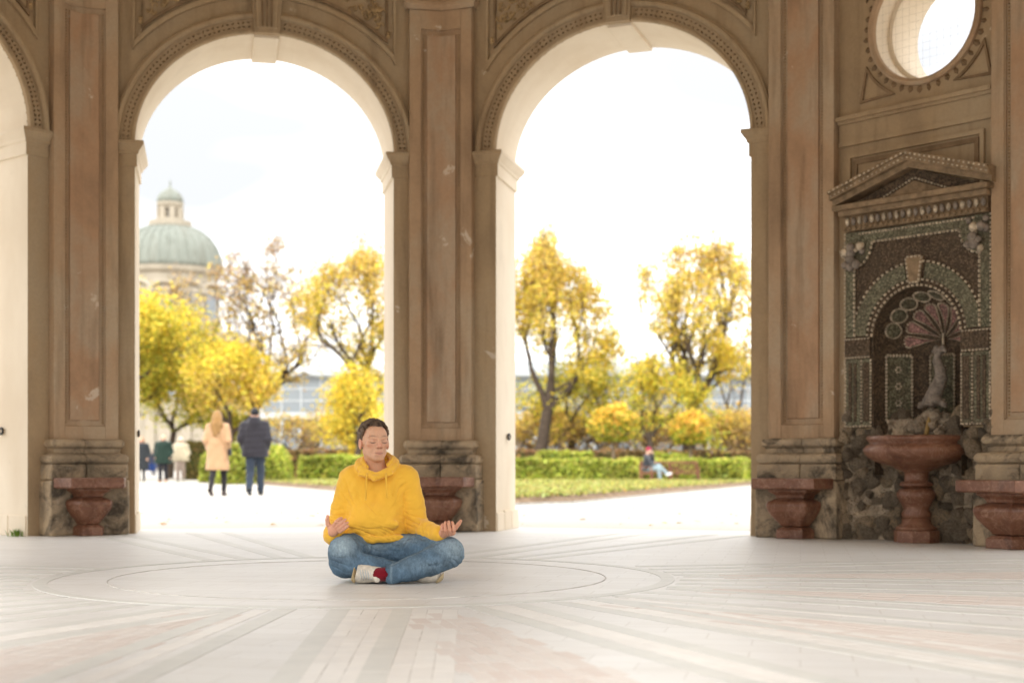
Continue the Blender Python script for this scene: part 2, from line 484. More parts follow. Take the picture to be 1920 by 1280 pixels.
def arch_bay(k, detail=True):
    b = BAYS[k]; u0, u1, zs, rise, sl, sr = ARCH[k]
    def face(d, a0, a1):
        v, f = [], []
        def quad(q): f.append(tuple(range(len(v), len(v)+4))); v.extend(q)
        quad([b.pt(0, 0, d), b.pt(a0, 0, d), b.pt(a0, zs, d), b.pt(0, zs, d)])
        quad([b.pt(a1, 0, d), b.pt(b.L, 0, d), b.pt(b.L, zs, d), b.pt(a1, zs, d)])
        quad([b.pt(0, zs, d), b.pt(a0, zs, d), b.pt(a0, WALL_H, d), b.pt(0, WALL_H, d)])
        quad([b.pt(a1, zs, d), b.pt(b.L, zs, d), b.pt(b.L, WALL_H, d), b.pt(a1, WALL_H, d)])
        ap = arch_pts(a0, a1, zs, rise)
        for p, q in zip(ap, ap[1:]):
            quad([b.pt(*p, d), b.pt(*q, d), b.pt(q[0], WALL_H, d), b.pt(p[0], WALL_H, d)])
        return v, f
    mb = MB(); mb.add(*face(0.0, u0, u1)); mb.add(*face(-WALL_T, u0+sl, u1+sr))
    wall = mb.build('arch_wall', M['wall'], pavilion)
    f_ = [(u0, 0)] + arch_pts(u0, u1, zs, rise) + [(u1, 0)]
    r_ = [(u0+sl, 0)] + arch_pts(u0+sl, u1+sr, zs, rise) + [(u1+sr, 0)]
    mb = MB()
    nst = 4
    mb.rings([[b.pt(p[0]+(q[0]-p[0])*t/nst, p[1]+(q[1]-p[1])*t/nst, -WALL_T*t/nst) for p, q in zip(f_, r_)] for t in range(nst+1)], closed=False)
    o = mb.build('arch_reveal', M['cream'], pavilion); tag(o, 'cream limewashed inside of the arch')
    if not detail: return
    # archivolt: fillet, sunk ornament band, outer roll
    prof = [(0.0, -0.01), (0.0, 0.045), (0.012, 0.052), (0.028, 0.052), (0.036, 0.03), (0.128, 0.03), (0.136, 0.058), (0.150, 0.072), (0.172, 0.072), (0.186, 0.05), (0.196, 0.045), (0.2, -0.01)]
    rings = []
    n = 56
    c, h = (u0+u1)/2, (u1-u0)/2
    for j in range(n+1):
        a = math.pi*j/n
        rings.append([b.pt(c-(h+o_)*math.cos(a), zs+(rise+o_)*math.sin(a), d) for o_, d in prof])
    mb = MB(); mb.rings(rings)
    av = mb.build('archivolt', M['wall'], pavilion)
    mb = MB(); nl = 84
    for j in range(nl):                              # leaf scroll in the sunk band
        a = math.pi*(j+0.5)/nl
        for s_ in (-1, 1):
            if abs(a-math.pi/2) < 0.10: continue
            o_ = 0.082 + s_*0.020
            cu, cz = c-(h+o_)*math.cos(a), zs+(rise+o_)*math.sin(a)
            t = Vector((math.sin(a), math.cos(a))); nn = Vector((-math.cos(a), math.sin(a)))
            ax = (t*0.8 + nn*s_*0.6*(1 if j % 2 else -0.4)).normalized(); bxs = Vector((-ax.y, ax.x))
            L1, W1 = 0.019*rnd.uniform(0.8, 1.15), 0.009
            q = [Vector((cu, cz))+ax*L1, Vector((cu, cz))+bxs*W1, Vector((cu, cz))-ax*L1, Vector((cu, cz))-bxs*W1]
            mb.add([b.pt(p.x, p.y, 0.028) for p in q] + [b.pt(cu, cz, 0.056)], ((0,1,4),(1,2,4),(2,3,4),(3,0,4)))
    tag(mb.build('leaf_moulding', M['band'], av), kind='stuff')
    # imposts: brown on the face, cream round the reveal
    ip = [(0.0, 3.385), (0.018, 3.39), (0.018, 3.50), (0.032, 3.51), (0.036, 3.53), (0.060, 3.56), (0.072, 3.58), (0.080, 3.59), (0.080, 3.62), (0.0, 3.625)]
    for s_ in (1, -1):
        ue, uj, ub = (0.335, u0, u0+sl) if s_ > 0 else (b.L-0.335, u1, u1+sr)
        mb = MB(); mb.rings([[b.pt(ue, z, p-0.01) for p, z in ip], [b.pt(uj+s_*p, z, p-0.01) for p, z in ip]])
        im = mb.build('impost', M['wall'], pavilion)
        mb = MB(); mb.rings([[b.pt(uj+s_*(p+0.001), z, p-0.012) for p, z in ip], [b.pt(ub+s_*p, z, -WALL_T-p) for p, z in ip]])
        tag(mb.build('impost_return', M['cream'], im), 'cream side of the impost inside the arch')
        # stone foot of the jamb
        mb = MB()
        q0, q1 = (uj-0.02, uj+0.012) if s_ > 0 else (uj+0.02, uj-0.012)
        for t0, t1 in ((0.02, 0.30), (0.31, 0.58), (0.59, 0.87)):
            uu = uj + (ub-uj)*t0
            vv = uj + (ub-uj)*t1
            zt = 0.185 + rnd.uniform(-0.012, 0.008)
            mb = MB()
            mb.add([b.pt(uu-s_*0.02, 0, -t0), b.pt(uu+s_*0.014, 0, -t0), b.pt(vv+s_*0.014, 0, -t1), b.pt(vv-s_*0.02, 0, -t1),
                    b.pt(uu-s_*0.02, zt, -t0), b.pt(uu+s_*0.012, zt, -t0), b.pt(vv+s_*0.012, zt, -t1), b.pt(vv-s_*0.02, zt, -t1)],
                   ((0,3,2,1),(4,5,6,7),(0,1,5,4),(1,2,6,5),(2,3,7,6),(3,0,4,7)))
            bevel(mb.build('jamb_stone', M['cream'], o), 0.006)
    # keystone on the face, and its block under the soffit
    zt = zs+rise
    mb = MB()
    for d1, w0, w1, z0 in ((0.10, 0.120, 0.155, zt-0.012), (0.125, 0.095, 0.125, zt+0.03)):
        mb.add([b.pt(c-w0, z0, 0), b.pt(c+w0, z0, 0), b.pt(c+w0, z0, d1-0.02), b.pt(c-w0, z0, d1-0.02),
                b.pt(c-w1, 5.3, 0), b.pt(c+w1, 5.3, 0), b.pt(c+w1, 5.3, d1+0.02), b.pt(c-w1, 5.3, d1+0.02)],
               ((0,3,2,1),(4,5,6,7),(0,1,5,4),(1,2,6,5),(2,3,7,6),(3,0,4,7)))
    ks = bevel(mb.build('keystone', M['wall'], pavilion), 0.008)
    for w in (-0.045, 0.0, 0.045):
        mb = MB(); mb.add([b.pt(c+w*0.9-0.008, zt+0.04, 0.10), b.pt(c+w*0.9+0.008, zt+0.04, 0.10), b.pt(c+w*1.2+0.01, 5.3, 0.15), b.pt(c+w*1.2-0.01, 5.3, 0.15),
                           b.pt(c+w*0.9-0.008, zt+0.04, 0.122), b.pt(c+w*0.9+0.008, zt+0.04, 0.122), b.pt(c+w*1.2+0.01, 5.3, 0.172), b.pt(c+w*1.2-0.01, 5.3, 0.172)],
                          ((0,3,2,1),(4,5,6,7),(0,1,5,4),(1,2,6,5),(2,3,7,6),(3,0,4,7)))
        mb.build('keystone_rib', M['band'], ks)
    mb = MB(); cb = c + (sl+sr)/2
    mb.add([b.pt(c-0.12, zt-0.035, -0.003), b.pt(c+0.12, zt-0.035, -0.003), b.pt(cb+0.12, zt-0.035, -WALL_T-0.02), b.pt(cb-0.12, zt-0.035, -WALL_T-0.02),
            b.pt(c-0.13, zt+0.05, -0.003), b.pt(c+0.13, zt+0.05, -0.003), b.pt(cb+0.13, zt+0.05, -WALL_T-0.02), b.pt(cb-0.13, zt+0.05, -WALL_T-0.02)],
           ((0,3,2,1),(4,5,6,7),(0,1,5,4),(1,2,6,5),(2,3,7,6),(3,0,4,7)))
    bevel(mb.build('soffit_keystone', M['cream'], pavilion), 0.01)
    # spandrels: framed sunk panels with stucco scrollwork
    for s_ in (1, -1):
        uo = 0.47 if s_ > 0 else b.L-0.47
        def arc(off, z_hi):
            out = []
            for j in range(60):
                a = math.pi*j/118
                u = c - s_*(h+off)*math.cos(a); z = zs+(rise+off)*math.sin(a)
                if (u-uo)*s_ > 0 and abs(u-c) > 0.18: out.append((u, z))
            return out
        for off, du, w, d1, m_, nm in ((0.36, 0.0, 0.04, 0.035, 'wall', 'spandrel_frame'), (0.425, 0.075, 0.028, 0.022, 'band', 'spandrel_bead')):
            uo_s = uo; uo = uo + s_*du
            a_ = arc(off, 5.3)
            uo_line = uo
            path = [(uo_line, 5.45), (uo_line, a_[0][1]-0.02)] + a_
            mb = MB(); ribbon(mb, b, path, w, -0.005, d1)
            fr = mb.build(nm, M[m_], pavilion)
            uo = uo_s
        uo2 = uo + s_*0.12
        mb = MB()
        for t in range(230):
            u = uo2 + s_*abs(rnd.gauss(0, 0.35)); z = rnd.uniform(4.2, 5.35)
            ell = ((u-c)/(h+0.47))**2 + (max(0, z-zs)/(rise+0.47))**2
            if ell < 1.0 or abs(u-c) < 0.22: continue
            a0 = rnd.uniform(0, 6.28); r0 = rnd.uniform(0.018, 0.042); turn = rnd.choice((-1, 1))
            pts = [(u + r0*(1-q/9)*math.cos(a0+turn*q*0.75), z + r0*(1-q/9)*math.sin(a0+turn*q*0.75)) for q in range(7)]
            mb.tube([b.pt(p[0], p[1], 0.012+0.01*math.sin(q)) for q, p in enumerate(pts)], 0.013, 0.006, 4)
        for bz in (0.0, 0.03):
            a_ = arc(0.46, 5.3)[0]
            mb.blob(b.pt(a_[0]+s_*0.04, a_[1]+0.05+bz, 0.02), 0.022, 6, 1)
        tag(mb.build('spandrel_scrollwork', M['relief'], pavilion), kind='stuff')

for k in (0, 1, 2): arch_bay(k)
for k in range(4, NC): arch_bay(k, False)

# ---------------------------------------------------------------- folded corner pilasters
def pilaster(i, detail=True):
    mb = MB(); fold(mb, i, [(0.33, 0.055, 0.80), (0.33, 0.055, 5.02)])
    sh = mb.build('pilaster', M['pil'], pavilion)
    bl, br = BAYS[(i-1) % NC], BAYS[i]
    mb = MB(); fold(mb, i, [(0.33, 0.0, 5.02), (0.36, 0.09, 5.02), (0.36, 0.09, 4.99), (0.37, 0.115, 5.015), (0.385, 0.125, 5.03), (0.385, 0.125, 5.06), (0.34, 0.06, 5.07), (0.34, 0.06, 6.2)])
    mb.build('pilaster_cap', M['pil'], sh)
    if not detail: return
    for b, s_ in ((bl, -1), (br, 1)):
        f = (lambda v: b.L - v) if s_ < 0 else (lambda v: v)
        mb = MB(); u = sorted((f(0.333), f(0.222))); bx(mb, b, u[0], u[1], 0.866, 4.985, 0.03, 0.085)
        bevel(mb.build('border_strip', M['pil'], sh), 0.005)
        mb = MB(); u = sorted((f(0.219), f(0.212))); bx(mb, b, u[0], u[1], 1.0, 4.79, 0.03, 0.078)
        mb.build('fillet', M['pil'], sh)
        mb = MB(); z = 1.02
        while z < 4.77:
            uu = f(0.193)
            q = [(uu-0.011, z), (uu, z-0.012), (uu+0.011, z), (uu, z+0.012)]
            mb.add([b.pt(*p, 0.05) for p in q] + [b.pt(uu, z, 0.075)], ((0,1,4),(1,2,4),(2,3,4),(3,0,4)))
            z += 0.027
        tag(mb.build('bead_strip', M['relief'], sh), kind='stuff')
    mb = MB(); fold(mb, i, [(0.222, 0.085, 0.866), (0.222, 0.085, 0.985), (0.222, 0.05, 0.99)]); mb.build('lower_border', M['pil'], sh)
    mb = MB(); fold(mb, i, [(0.222, 0.05, 4.80), (0.222, 0.085, 4.805), (0.222, 0.085, 4.985)]); mb.build('upper_border', M['pil'], sh)
    mb = MB(); fold(mb, i, [(0.170, 0.05, 1.035), (0.165, 0.078, 1.045), (0.165, 0.078, 4.745), (0.170, 0.05, 4.755)]); mb.build('raised_panel', M['panel'], sh)
    # weathered base: two rolls, hollow, blocks; each course in two stones meeting at the fold
    for sd_ in ('L', 'R'):
        g = 0.0025
        for nm, rows in (('base_roll', torus_rows(0.352, 0.105, 0.790, 0.868, 0.034)),
                         ('base_hollow', [(0.362, 0.115, 0.788), (0.35, 0.100, 0.775), (0.348, 0.098, 0.745), (0.365, 0.118, 0.733)]),
                         ('base_roll', torus_rows(0.388, 0.145, 0.645, 0.731, 0.038)),
                         ('base_block', [(0.415, 0.172, 0.502), (0.418, 0.178, 0.52), (0.418, 0.178, 0.62), (0.412, 0.17, 0.643)])):
            mb = MB(); fold(mb, i, rows, sd_, -0.03, g)
            o = mb.build(nm, M['stone'], pavilion)
            if nm == 'base_block': bevel(o, 0.012)
    mb = MB(); fold(mb, i, [(0.428, 0.188, 0.0), (0.432, 0.192, 0.02), (0.428, 0.188, 0.485), (0.42, 0.18, 0.499)])
    bevel(mb.build('base_block', M['stone'], pavilion), 0.014)

for i in (1, 2, 3, 4): pilaster(i)
for i in (0,) + tuple(range(5, NC)): pilaster(i, False)

# dome over the room, above the top of the picture
mb = MB(); rings = []
cen = Vector((CX, CY))
for j in range(9):
    a = rad(90*j/8.5); k = math.cos(a)
    rings.append([Vector((cen.x+(p.x-cen.x)*k*1.04, cen.y+(p.y-cen.y)*k*1.04, 6.19 + 3.6*math.sin(a))) for p in CORN])
mb.rings(rings, cap=False)
mb.f.append(tuple(range(len(mb.v)-NC, len(mb.v))))
tag(mb.build('dome_vault', M['cream'], pavilion), 'pale vault over the pavilion room')

# ---------------------------------------------------------------- marble seats against the piers
def seat(i, label, shift=0.0):
    root = empty('marble_seat', (CORN[i].x, CORN[i].y, 0)); tag(root, label, 'stone seat', 'red marble seats at the piers')
    mb = MB(); fold(mb, i, [(0.395, 0.45, 0.425), (0.41, 0.47, 0.437), (0.41, 0.47, 0.513), (0.405, 0.465, 0.52)], back=0.195)
    bevel(mb.build('seat_slab', M['marble'], root), 0.008)
    mb = MB(); fold(mb, i, [(0.285, 0.40, 0.424), (0.28, 0.395, 0.405), (0.225, 0.36, 0.375), (0.215, 0.355, 0.345)], back=0.195)
    bevel(mb.build('neck_moulding', M['marble'], root), 0.012)
    mb = MB(); fold(mb, i, [(0.217, 0.356, 0.344), (0.265, 0.40, 0.325), (0.292, 0.428, 0.315), (0.296, 0.432, 0.285), (0.280, 0.418, 0.235), (0.240, 0.385, 0.18), (0.195, 0.35, 0.13), (0.180, 0.335, 0.10)], back=0.195)
    bevel(mb.build('bowl', M['marble'], root), 0.03, 3)
    mb = MB(); fold(mb, i, [(0.184, 0.34, 0.099), (0.195, 0.348, 0.085), (0.216, 0.366, 0.078), (0.218, 0.368, 0.0)], back=0.195)
    bevel(mb.build('foot', M['marble'], root), 0.008)
seat(1, 'red marble seat at the left pier beside the walkers')
seat(2, 'red marble seat on the middle pier, partly hidden behind the man in yellow')
seat(3, 'red marble seat just left of the wall fountain')
seat(4, 'red marble seat right of the wall fountain, cut by the frame')

# ---------------------------------------------------------------- fountain bay: wall with round window and grotto
FB = BAYS[3]
UC = 1.11                                            # middle of the fountain bay
def holed_face(b, d, outer, holes):
    bm = bmesh.new(); edges = []
    for loop in [outer] + holes:
        vs = [bm.verts.new(b.pt(u, z, d)) for u, z in loop]
        edges += [bm.edges.new((vs[i], vs[(i+1) % len(vs)])) for i in range(len(vs))]
    bmesh.ops.triangle_fill(bm, use_beauty=True, edges=edges)
    me = bpy.data.meshes.new('f'); bm.to_mesh(me); bm.free()
    v = [x.co.copy() for x in me.vertices]; f = [tuple(p.vertices) for p in me.polygons]
    bpy.data.meshes.remove(me)
    return v, f
oc_u, oc_z = FB.uz(1733, 38)
OR_ = 0.475
circ = lambda r, n=48: [(oc_u+r*math.cos(2*math.pi*k/n), oc_z+r*math.sin(2*math.pi*k/n)) for k in range(n)]
NR, NZ = 0.405, 1.69                                 # niche radius and springing
N_BOT = 0.0
niche_hole = [(UC-0.66, N_BOT), (UC-0.66, 0.93), (UC-NR, 0.94), (UC-NR, NZ)] + [(UC-NR*math.cos(math.pi*k/24), NZ+NR*math.sin(math.pi*k/24)) for k in range(1, 24)] + [(UC+NR, NZ), (UC+NR, 0.94), (UC+0.66, 0.93), (UC+0.66, N_BOT)]
outer = [(0, 0)] + niche_hole + [(FB.L, 0), (FB.L, WALL_H), (0, WALL_H)]
mb = MB()
mb.add(*holed_face(FB, 0.0, outer, [circ(OR_)]))
mb.add(*holed_face(FB, -0.60, [(-0.2, 0), (FB.L+0.2, 0), (FB.L+0.2, WALL_H), (-0.2, WALL_H)], [circ(OR_-0.03)]))
fwall = mb.build('fountain_wall', M['wall'], pavilion)
mb = MB()
mb.rings([[FB.pt(u, z, d) for u, z in circ(r)] for r, d in ((OR_, 0.0), (OR_, -0.20), (OR_-0.035, -0.205), (OR_-0.035, -0.25), (OR_-0.03, -0.26), (OR_-0.03, -0.60))], cap=False)
tag(mb.build('round_window_reveal', M['cream'], fwall), 'cream inside of the round window')
mb = MB()
prof = [(OR_-0.004, -0.01), (OR_, 0.03), (OR_+0.025, 0.045), (OR_+0.05, 0.03), (OR_+0.055, -0.01)]
mb.rings([[FB.pt(oc_u+r*math.cos(a), oc_z+r*math.sin(a), d) for r, d in prof] for a in [2*math.pi*k/64 for k in range(65)]], cap=False)
oring = mb.build('round_window_ring', M['pil'], fwall)
for k in range(40):                                  # hanging leaf fringe round the ring
    a = 2*math.pi*(k+0.5)/40
    mb = MB(); c = Vector((oc_u+(OR_+0.078)*math.cos(a), oc_z+(OR_+0.078)*math.sin(a)))
    rr = Vector((math.cos(a), math.sin(a))); tt = Vector((-rr.y, rr.x)); w = rnd.uniform(0.018, 0.03); l = rnd.uniform(0.024, 0.042)
    q = [c-rr*0.028-tt*w*0.6, c-rr*0.028+tt*w*0.6, c+tt*w+rr*l*0.3, c+rr*l, c-tt*w+rr*l*0.3]
    mb.add([FB.pt(p.x, p.y, 0.0) for p in q]+[FB.pt(c.x, c.y, 0.035)], [(i, (i+1) % 5, 5) for i in range(5)])
    mb.build('fringe_leaf', M['band'], oring)
mb = MB()
for k in range(-7, 8):
    t = k*0.064; hh = math.sqrt(max(0.0, OR_**2-t*t))
    mb.tube([FB.pt(oc_u+t, oc_z-hh, 0.02), FB.pt(oc_u+t, oc_z+hh, 0.02)], 0.0007, None, 3)
    mb.tube([FB.pt(oc_u-hh, oc_z+t, 0.021), FB.pt(oc_u+hh, oc_z+t, 0.021)], 0.0007, None, 3)
tag(mb.build('wire_net', M['net'], fwall), kind='stuff')
ul, ur = 0.345, FB.L-0.345
# corner panels round the window
for sx, sz in ((-1, -1), (1, -1), (-1, 1), (1, 1)):
    cu, cz = oc_u+sx*0.60, oc_z+sz*0.56
    arcp = [(oc_u+0.62*math.cos(a)*sx, oc_z+0.62*math.sin(a)*sz) for a in [rad(28+34*t/8) for t in range(9)]]
    mb = MB(); ribbon(mb, FB, [(cu, cz)]+arcp, 0.022, -0.005, 0.02, True); mb.build('corner_panel_frame', M['band'], fwall)
# cornice band and framed panel under it
mb = MB()
for z0, z1, d in ((3.36, 3.40, 0.035), (3.40, 3.55, 0.022), (3.55, 3.575, 0.05), (3.575, 3.61, 0.075)):
    bx(mb, FB, ul, ur, z0, z1, -0.01, d)
mb.build('cornice_band', M['wall'], fwall)
mb = MB(); ribbon(mb, FB, [(ul+0.10, 2.4), (ul+0.10, 3.27), (ur-0.10, 3.27), (ur-0.10, 2.4)], 0.035, -0.005, 0.03); mb.build('panel_frame', M['wall'], fwall)
mb = MB(); ribbon(mb, FB, [(ul+0.155, 2.4), (ul+0.155, 3.215), (ur-0.155, 3.215), (ur-0.155, 2.4)], 0.04, -0.005, 0.014); mb.build('panel_bead', M['band'], fwall)

# ---------------------------------------------------------------- the grotto fountain
grotto = empty('grotto_niche', (*FB.pt(UC, 0)[:2], 0))
tag(grotto, 'pebble mosaic grotto niche with shell, dolphin spout, pediment and tuff rockwork', 'grotto')
rb = random.Random(5)
UL, UR = UC-0.685, UC+0.685
Z0, Z1 = 0.95, 2.62
# mosaic ground with the niche cut out
arcN = [(UC-NR*math.cos(math.pi*k/24), NZ+NR*math.sin(math.pi*k/24)) for k in range(25)]
outline = [(UL, Z0), (UC-NR, Z0)] + arcN + [(UC+NR, Z0), (UR, Z0), (UR, Z1), (UL, Z1)]
mb = MB(); mb.add(*holed_face(FB, 0.04, outline, []))
n = len(outline)
mb.add([FB.pt(u, z, d) for d in (-0.02, 0.04) for u, z in outline], [(i, (i+1) % n, n+(i+1) % n, n+i) for i in range(n)])
ground_m = mb.build('mosaic_ground', M['dark'], grotto)
def inlay(name, outl, m, d1=0.055, parent=None):
    mb = MB(); sheet(mb, FB, outl, 0.03, d1); return mb.build(name, M[m], parent or grotto)
def ringpts(r, a0, a1, n=18): return [(UC+r*math.cos(a), NZ+r*math.sin(a)) for a in [rad(a0+(a1-a0)*t/n) for t in range(n+1)]]
Ri, Ro = 0.475, 0.60
for a0, a1 in ((4, 80), (100, 176)):
    inlay('arch_inlay', ringpts(Ri, a0, a1)+ringpts(Ro, a1, a0), 'green')
ks = [(UC-0.045, NZ+Ri-0.035), (UC+0.045, NZ+Ri-0.035), (UC+0.075, NZ+Ro+0.05), (UC-0.075, NZ+Ro+0.05)]
inlay('keystone_inlay', ks, 'brownmos', 0.075)
# green frame with scooped corners
def scoop(cx, cz, r, a0, a1): return [(cx+r*math.cos(rad(a0+(a1-a0)*t/6)), cz+r*math.sin(rad(a0+(a1-a0)*t/6))) for t in range(7)]
fo = 0.10
innr = [(UL+fo, 1.72), (UL+fo, 2.30)] + scoop(UL+fo-0.01, 2.49, 0.18, -88, -2) + [(UL+fo+0.18, 2.51), (UR-fo-0.18, 2.51)] + scoop(UR-fo+0.01, 2.49, 0.18, 182, 268) + [(UR-fo, 2.30), (UR-fo, 1.72)]
outr = [(UL+0.012, 1.72), (UL+0.012, Z1-0.012), (UR-0.012, Z1-0.012), (UR-0.012, 1.72)]
half = len(innr)//2
inlay('frame_inlay', [outr[0], outr[1], (UC, Z1-0.012), (UC, 2.51)] + innr[:half][::-1], 'green')
inlay('frame_inlay', [(UC, 2.51), (UC, Z1-0.012), outr[2], outr[3]] + innr[half:][::-1], 'green')
# side piers of the mosaic: impost bar and fluted strips
for s_ in (-1, 1):
    a, b_ = (UL+0.012, UC-NR-0.02) if s_ < 0 else (UC+NR+0.02, UR-0.012)
    inlay('impost_inlay', [(a, 1.555), (b_, 1.555), (b_, 1.70), (a, 1.70)], 'dark', 0.07)
    mid = a+(b_-a)*(0.62 if s_ < 0 else 0.38)
    for q0, q1 in ((a, mid-0.012), (mid+0.012, b_)):
        inlay('pier_inlay', [(q0, Z0+0.02), (q1, Z0+0.02), (q1, 1.53), (q0, 1.53)], 'green')
        w = (q1-q0)
        for t in (0.32, 0.68):
            inlay('flute_inlay', [(q0+w*t-0.014, Z0+0.05), (q0+w*t+0.014, Z0+0.05), (q0+w*t+0.014, 1.50), (q0+w*t-0.014, 1.50)], 'dark', 0.062)
    mbb = MB()
    beads(mbb, FB, [(a, 1.70), (b_, 1.70)], 0.024, 0.062, rb); beads(mbb, FB, [(a, 1.545), (b_, 1.545)], 0.024, 0.062, rb)
    beads(mbb, FB, [(mid, Z0+0.01), (mid, 1.53)], 0.022, 0.05, rb); beads(mbb, FB, [(a+0.0, Z0+0.0), (a, 1.53)], 0.022, 0.05, rb); beads(mbb, FB, [(b_, Z0), (b_, 1.53)], 0.022, 0.05, rb)
    beads(mbb, FB, [(a, Z0+0.012), (b_, Z0+0.012)], 0.022, 0.05, rb)
    tag(mbb.build('pebble_border', M['bead'], grotto), kind='stuff')
mbb = MB()
beads(mbb, FB, ringpts(NR+0.014, 2, 178, 30), 0.026, 0.05, rb)
beads(mbb, FB, ringpts(Ri-0.012, 2, 178, 30), 0.026, 0.05, rb); beads(mbb, FB, ringpts(Ro+0.012, 20, 160, 30), 0.026, 0.05, rb)
beads(mbb, FB, ks+[ks[0]], 0.026, 0.07, rb); beads(mbb, FB, innr, 0.028, 0.055, rb)
beads(mbb, FB, [(UL+0.004, Z0), (UL+0.004, Z1)], 0.026, 0.05, rb); beads(mbb, FB, [(UR-0.004, Z0), (UR-0.004, Z1)], 0.026, 0.05, rb)
beads(mbb, FB, [(UL+0.14, Z1-0.03), (UR-0.14, Z1-0.03)], 0.024, 0.055, rb)
tag(mbb.build('pebble_border', M['bead'], grotto), kind='stuff')
# fruit-and-shell bosses in the upper corners
for s_ in (-1, 1):
    cu = UC+s_*0.57
    for q in range(13):
        mb = MB(); mb.blob(FB.pt(cu+rb.uniform(-0.09, 0.09), 2.47+rb.uniform(-0.16, 0.10), rb.uniform(0.06, 0.12)), rb.uniform(0.024, 0.045), 7, 2, jit=0.12, rnd=rb)
        mb.build('boss_stone', M['fish'] if q % 3 else M['bead'], grotto, smooth=True)

# apse with half dome
def apse(al, z, r=NR): return FB.pt(UC+r*math.sin(al), z, -r*math.cos(al)*1.02+0.02)
def dome_dir(rho, th, lift=0.0):
    v = Vector((math.sin(rho)*math.cos(th), math.sin(rho)*math.sin(th), math.cos(rho)))   # u, z, depth
    r = NR-lift
    return FB.pt(UC+r*v.x, NZ+r*v.y, -r*v.z*1.02+0.02)
mb = MB()
mb.rings([[apse(rad(-90+180*k/28), z) for k in range(29)] for z in (0.55, Z0, 1.3, NZ)], closed=False)
rings = []
for j in range(11):
    ep = rad(90*j/10)
    rings.append([FB.pt(UC+NR*math.sin(rad(-90+180*k/28))*math.cos(ep), NZ+NR*math.sin(ep), -NR*math.cos(rad(-90+180*k/28))*math.cos(ep)*1.02+0.02) for k in range(29)])
mb.rings(rings, closed=False)
tag(mb.build('niche_apse', M['dark'], grotto, smooth=True), 'dark mosaic half-round back of the niche')

def lobe(th0, th1, rho0, rho1, m, name, lift=0.006, bead_size=0.022, oval=False):
    """one petal on the half dome, with a white pebble outline"""
    n = 10; tm = (th0+th1)/2; hw = (th1-th0)/2*0.86
    edge = []
    for t in range(n+1):
        f = t/n; w = math.sin(math.pi*min(1.0, 0.16+0.84*f)**1.0*0.5)
        edge.append((rho0+(rho1-rho0)*f*0.86, w))
    left = [(rr, tm+hw*w*(0.42+0.58*(rr-rho0)/(rho1-rho0))) for rr, w in edge]
    right = [(rr, tm-hw*w*(0.42+0.58*(rr-rho0)/(rho1-rho0))) for rr, w in edge]
    tip = [(rho0+(rho1-rho0)*(0.86+0.14*math.sin(math.pi*(t+1)/6)), tm+hw*math.cos(math.pi*(t+1)/6)) for t in range(5)]
    poly = left + tip + right[::-1]
    if oval:
        rm, rh = (rho0+rho1)/2, (rho1-rho0)/2
        poly = [(rm+rh*math.cos(2*math.pi*t/20), tm+(th1-th0)/2*0.96*math.sin(2*math.pi*t/20)) for t in range(20)]
    cenp = (sum(p[0] for p in poly)/len(poly), tm)
    mb = MB()
    v = [dome_dir(p[0], p[1], 0.002) for p in poly] + [dome_dir(cenp[0]+(p[0]-cenp[0])*0.6, cenp[1]+(p[1]-cenp[1])*0.6, lift+0.012) for p in poly] + [dome_dir(cenp[0], cenp[1], lift+0.018)]
    k = len(poly)
    mb.add(v, [(i, (i+1) % k, k+(i+1) % k, k+i) for i in range(k)] + [(k+i, k+(i+1) % k, 2*k) for i in range(k)])
    o = mb.build(name, M[m], grotto, smooth=True)
    mbb = MB()
    beads(mbb, FB, poly+[poly[0]], bead_size/NR*1.0, 0.0, rb, place=lambda a, c, d: dome_dir(a, c, 0.006+(0.012 if d > 0.001 else 0.0)))
    tag(mbb.build('lobe_border', M['bead'], o), kind='stuff')
for k in range(8):
    lobe(rad(-16+212*k/8), rad(-16+212*(k+1)/8), 0.10, 0.84, 'pink', 'shell_lobe', bead_size=0.026)
for k in range(8):
    lobe(rad(2+176*k/8), rad(2+176*(k+1)/8), 0.92, 1.30, 'green', 'scallop_inlay', 0.004, oval=True)
mb = MB()
for k in range(7): mb.blob(dome_dir(0.05*abs(k-2), rad(-90 if k > 2 else 90), 0.02), 0.016, 6, 1)
mb.build('shell_hinge', M['bead'], grotto, smooth=True)
# upright panels on the apse wall with pebble rosettes
for am in (-56, 0, 56):
    aw = 17
    mb = MB()
    mb.rings([[apse(rad(am+aw*(2*k/6-1)), z, NR-0.012) for k in range(7)] for z in (1.0, 1.25, 1.56)], closed=False)
    po = mb.build('niche_panel', M['green'], grotto)
    mbb = MB()
    bp = [(rad(am-aw), 1.0), (rad(am-aw), 1.56), (rad(am+aw), 1.56), (rad(am+aw), 1.0), (rad(am-aw), 1.0)]
    for p, q in zip(bp, bp[1:]):
        k = 18 if abs(p[1]-q[1]) > 0.1 else 8
        for t in range(k):
            f = (t+0.5)/k; mbb.blob(apse(p[0]+(q[0]-p[0])*f, p[1]+(q[1]-p[1])*f, NR-0.018), 0.0125, 5, 1, sq=(1, 1, 1.2))
    for zz in (1.44, 1.30, 1.16):
        for t in range(6):
            mbb.blob(apse(rad(am)+0.055*math.cos(t*1.047), zz+0.024*math.sin(t*1.047), NR-0.018), 0.011, 5, 1)
    tag(mbb.build('panel_pebbles', M['bead'], po), kind='stuff')

